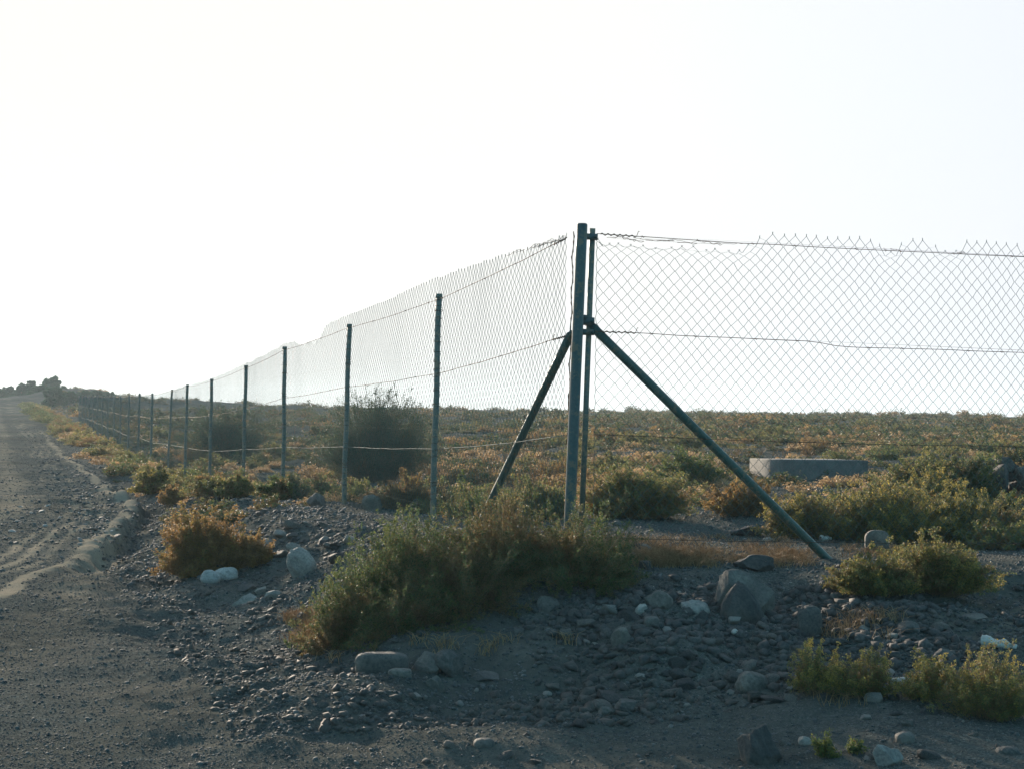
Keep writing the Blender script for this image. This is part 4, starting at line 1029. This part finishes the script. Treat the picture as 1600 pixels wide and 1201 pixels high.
def aboveL(s):
    return np.interp(s, (0, .6, 1.5, 2.3, 3.5, 6, 8.1, 8.5, 9.6, 10.0, 12, 30), (.02, .06, .12, .15, .18, .15, .12, .03, .03, .075, .07, .0))
run(nodesR, 'R', -.16, aboveR)
run(nodesL, 'L', .02, aboveL)
# crumpled selvage wires along the collapsed tops
def scribble(ptsx, n, seed, name='loose_wire'):
    rg = np.random.default_rng(seed); mb = MB()
    for (x0, x1, yy0, yy1, Y0, Y1) in ptsx:
        for q in range(n):
            a = rg.uniform(0, .8); t = np.linspace(a, min(1, a+rg.uniform(.15, .35)), 14)
            ph = rg.uniform(0, 6.28)
            pts = []
            for i, tt in enumerate(t):
                p = at(x0+(x1-x0)*tt, yy0+(yy1-yy0)*tt+rg.normal(0, 1.1)+1.8*math.sin(tt*22+ph), Y0+(Y1-Y0)*tt+rg.normal(0, .008)); pts.append(fl(p))
            mb.tube(pts, .0016, 3)
    mb.build(name, M['rustwire'], fence)
scribble([(948, 1180, 372, 383, 10.18, 10.53)], 6, 5)
scribble([(1374, 1408, 389, 392, 10.82, 10.88), (1475, 1520, 394, 397, 10.98, 11.05)], 2, 7)
scribble([(785, 890, 400, 369, 11.4, 10.35)], 7, 6)
# rusty stretcher wire down the free edge of the left mesh
mb = MB(); pts = []
for i in range(60):
    t_ = i/59; p = at(896-12.5*t_+1.2*math.sin(i*.9), 362+470*t_, 10.28+.01*math.sin(i*1.7)); pts.append(fl(p))
mb.tube(pts, .0032, 5)
pts = [p+np.array((.006*math.sin(i*2.1), .006*math.cos(i*2.1), 0)) for i, p in enumerate(pts)]; mb.tube(pts, .002, 4)
mb.build('edge_wire', M['rustwire'], fence)

# ------------------------------------------------------------------ concrete block on the plain
g = hit(1232, 752)
Yb = g.y; k_ = F_PX/Yb
c0 = np.array((g.x, g.y)); 
cl = at(1171, 751, Yb+.75); cr = at(1356, 749, Yb+.35)
zt0 = at(1232, 718, Yb).z
A = np.array((cl.x, cl.y)); Bq = np.array((cr.x, cr.y))
corners = [A, c0, Bq, A+(Bq-c0)]
inn = [c0+(q-sum(corners)/4)*0 for q in corners]
cen = sum(corners)/4
def ringpts(f, z): return [(*(cen+(q-cen)*f), z) for q in corners]
zb0 = g.z-.25
rings = [ringpts(1, zb0), ringpts(1, zt0-.012), ringpts(.988, zt0)]
V = np.array(sum(rings, [])); Fq = []
for i in range(2):
    for j in range(4): Fq.append((i*4+j, i*4+(j+1) % 4, i*4+4+(j+1) % 4, i*4+4+j))
Fq.append((8, 9, 10, 11))
o = mesh_obj('concrete_block', V-np.array((cen[0], cen[1], g.z)), Fq, M['concrete'], None, False)
o.location = (cen[0], cen[1], g.z)
tag(o, 'long low grey concrete block lying on the plain behind the mesh', 'concrete block')

# ------------------------------------------------------------------ litter
def bottle(label, px, py, length, rad, yaw, tilt=0., crush=.3, Y=None):
    g = hit(px, py); root = empty('plastic_bottle', (g.x, g.y+.02, g.z+rad*.7), yaw)
    tag(root, label, 'bottle')
    n = 26; t = np.linspace(0, 1, n); x = (t-.5)*length
    prof = rad*np.interp(t, (0, .03, .10, .62, .80, .9, 1), (.55, .9, 1, 1, .72, .36, .34))*(1+.07*np.sin(t*48)*(t < .7))
    th = np.arange(20)/20*2*math.pi
    V = np.stack((np.repeat(x[:, None], 20, 1), prof[:, None]*np.cos(th)[None], prof[:, None]*np.sin(th)[None]*(1-crush*np.exp(-((t-.45)/.2)**2))[:, None]), -1)
    V = V.reshape(-1, 3); V[:, 2] += .012*fbm(V[:, 0]*30, V[:, 1]*30, 2, 3)
    idx = np.arange(n*20).reshape(n, 20); Fq = np.stack((idx[:-1], np.roll(idx[:-1], -1, 1), np.roll(idx[1:], -1, 1), idx[1:]), -1).reshape(-1, 4)
    Fq = np.concatenate((Fq, [[0, j+1, j+2, (j+3)] for j in range(0, 17, 2)]))
    V[:, 2] += np.tan(tilt)*V[:, 0]
    mesh_obj('bottle_body', V, Fq, M['plastic'], root, True)
    mb = MB(); mb.tube([(length/2-.004, 0, np.tan(tilt)*length/2), (length/2+.018, 0, np.tan(tilt)*length/2)], rad*.42, 12); mb.build('cap', M['plastic'], root)
    return root
bottle('crushed ribbed white plastic bottle on the bare slope at the right edge', 1560, 1014, .17, .036, -.45, -.12, .5)
bottle('small crumpled clear-white plastic bottle behind the mesh by the long brace', 1290, 845, .10, .028, .5, 0, .4)
# scrap of white pipe under the lower right bushes
g = hit(1425, 1072); mb = MB()
mb.tube([(-.13, .0, .03), (-.05, .01, .034), (.05, -.01, .026), (.13, .0, .012)], [.018, .021, .020, .014], 10)
o = mb.build('pipe_scrap', M['plastic'], None); o.location = (g.x, g.y-.05, g.z); tag(o, 'broken length of dirty white pipe among the lower right bushes', 'pipe')
# pale lump (crumpled bag) far out on the plain, and one blue-white chip on the bank
g = hit(941, 657)
V = rock_data(90, cuts=5, rough=.2, base=ICO2); o = mesh_obj('plastic_bag', V*np.array((.16, .12, .12)), ICO2[1], M['plastic'], None, False); o.location = (g.x, g.y, g.z+.08)
tag(o, 'small bright white bag on the far plain just right of the corner post', 'bag')
g = hit(1148, 990)
V = rock_data(91, cuts=6, rough=.12, base=ICO2); o = mesh_obj('white_stone', V*np.array((.022, .02, .018)), ICO2[1], M['plastic'], None, False); o.location = (g.x, g.y-.02, g.z+.015)
tag(o, 'bright white knob of stone on the bank below the dark triangular boulder', 'stone')

# tell apart the few members of a group that would still share a label
from collections import defaultdict
same = defaultdict(list)
bpy.context.view_layer.update()
for o in bpy.data.objects:
    if o.get('group') and o.get('category'): same[o['label']].append(o)
for lb, os_ in same.items():
    nme = {2: ('left', 'right'), 3: ('left', 'middle', 'right'), 4: ('leftmost', 'second from left', 'third from left', 'rightmost'),
           5: ('leftmost', 'second from left', 'third from left', 'fourth from left', 'rightmost')}.get(len(os_))
    if nme and len(lb.split())+max(len(q.split()) for q in nme) <= 15:
        for q, o in zip(nme, sorted(os_, key=lambda t: t.location.x/max(t.location.y, 1))):
            o['label'] = lb+', '+q+' one' if len(lb.split())+len(q.split()) < 15 else lb+', '+q

# ------------------------------------------------------------------ haze
HAZE = True
if HAZE:
    mb = MB(); mb.box((0, 560, 4), (700, 0, 0), (0, 640, 0), (0, 0, 14))
    hz = mb.build('haze', None, None, False)
    m = bpy.data.materials.new('thin_haze'); m.use_nodes = True; t = m.node_tree; t.nodes.clear()
    out = t.nodes.new('ShaderNodeOutputMaterial'); pv = t.nodes.new('ShaderNodeVolumePrincipled')
    pv.inputs['Color'].default_value = (.72, .88, 1.0, 1); pv.inputs['Density'].default_value = .00045; pv.inputs['Anisotropy'].default_value = .35
    t.links.new(pv.outputs[0], out.inputs['Volume'])
    hz.data.materials.clear(); hz.data.materials.append(m)
    tag(hz, 'thin bluish haze in the air', kind='stuff')
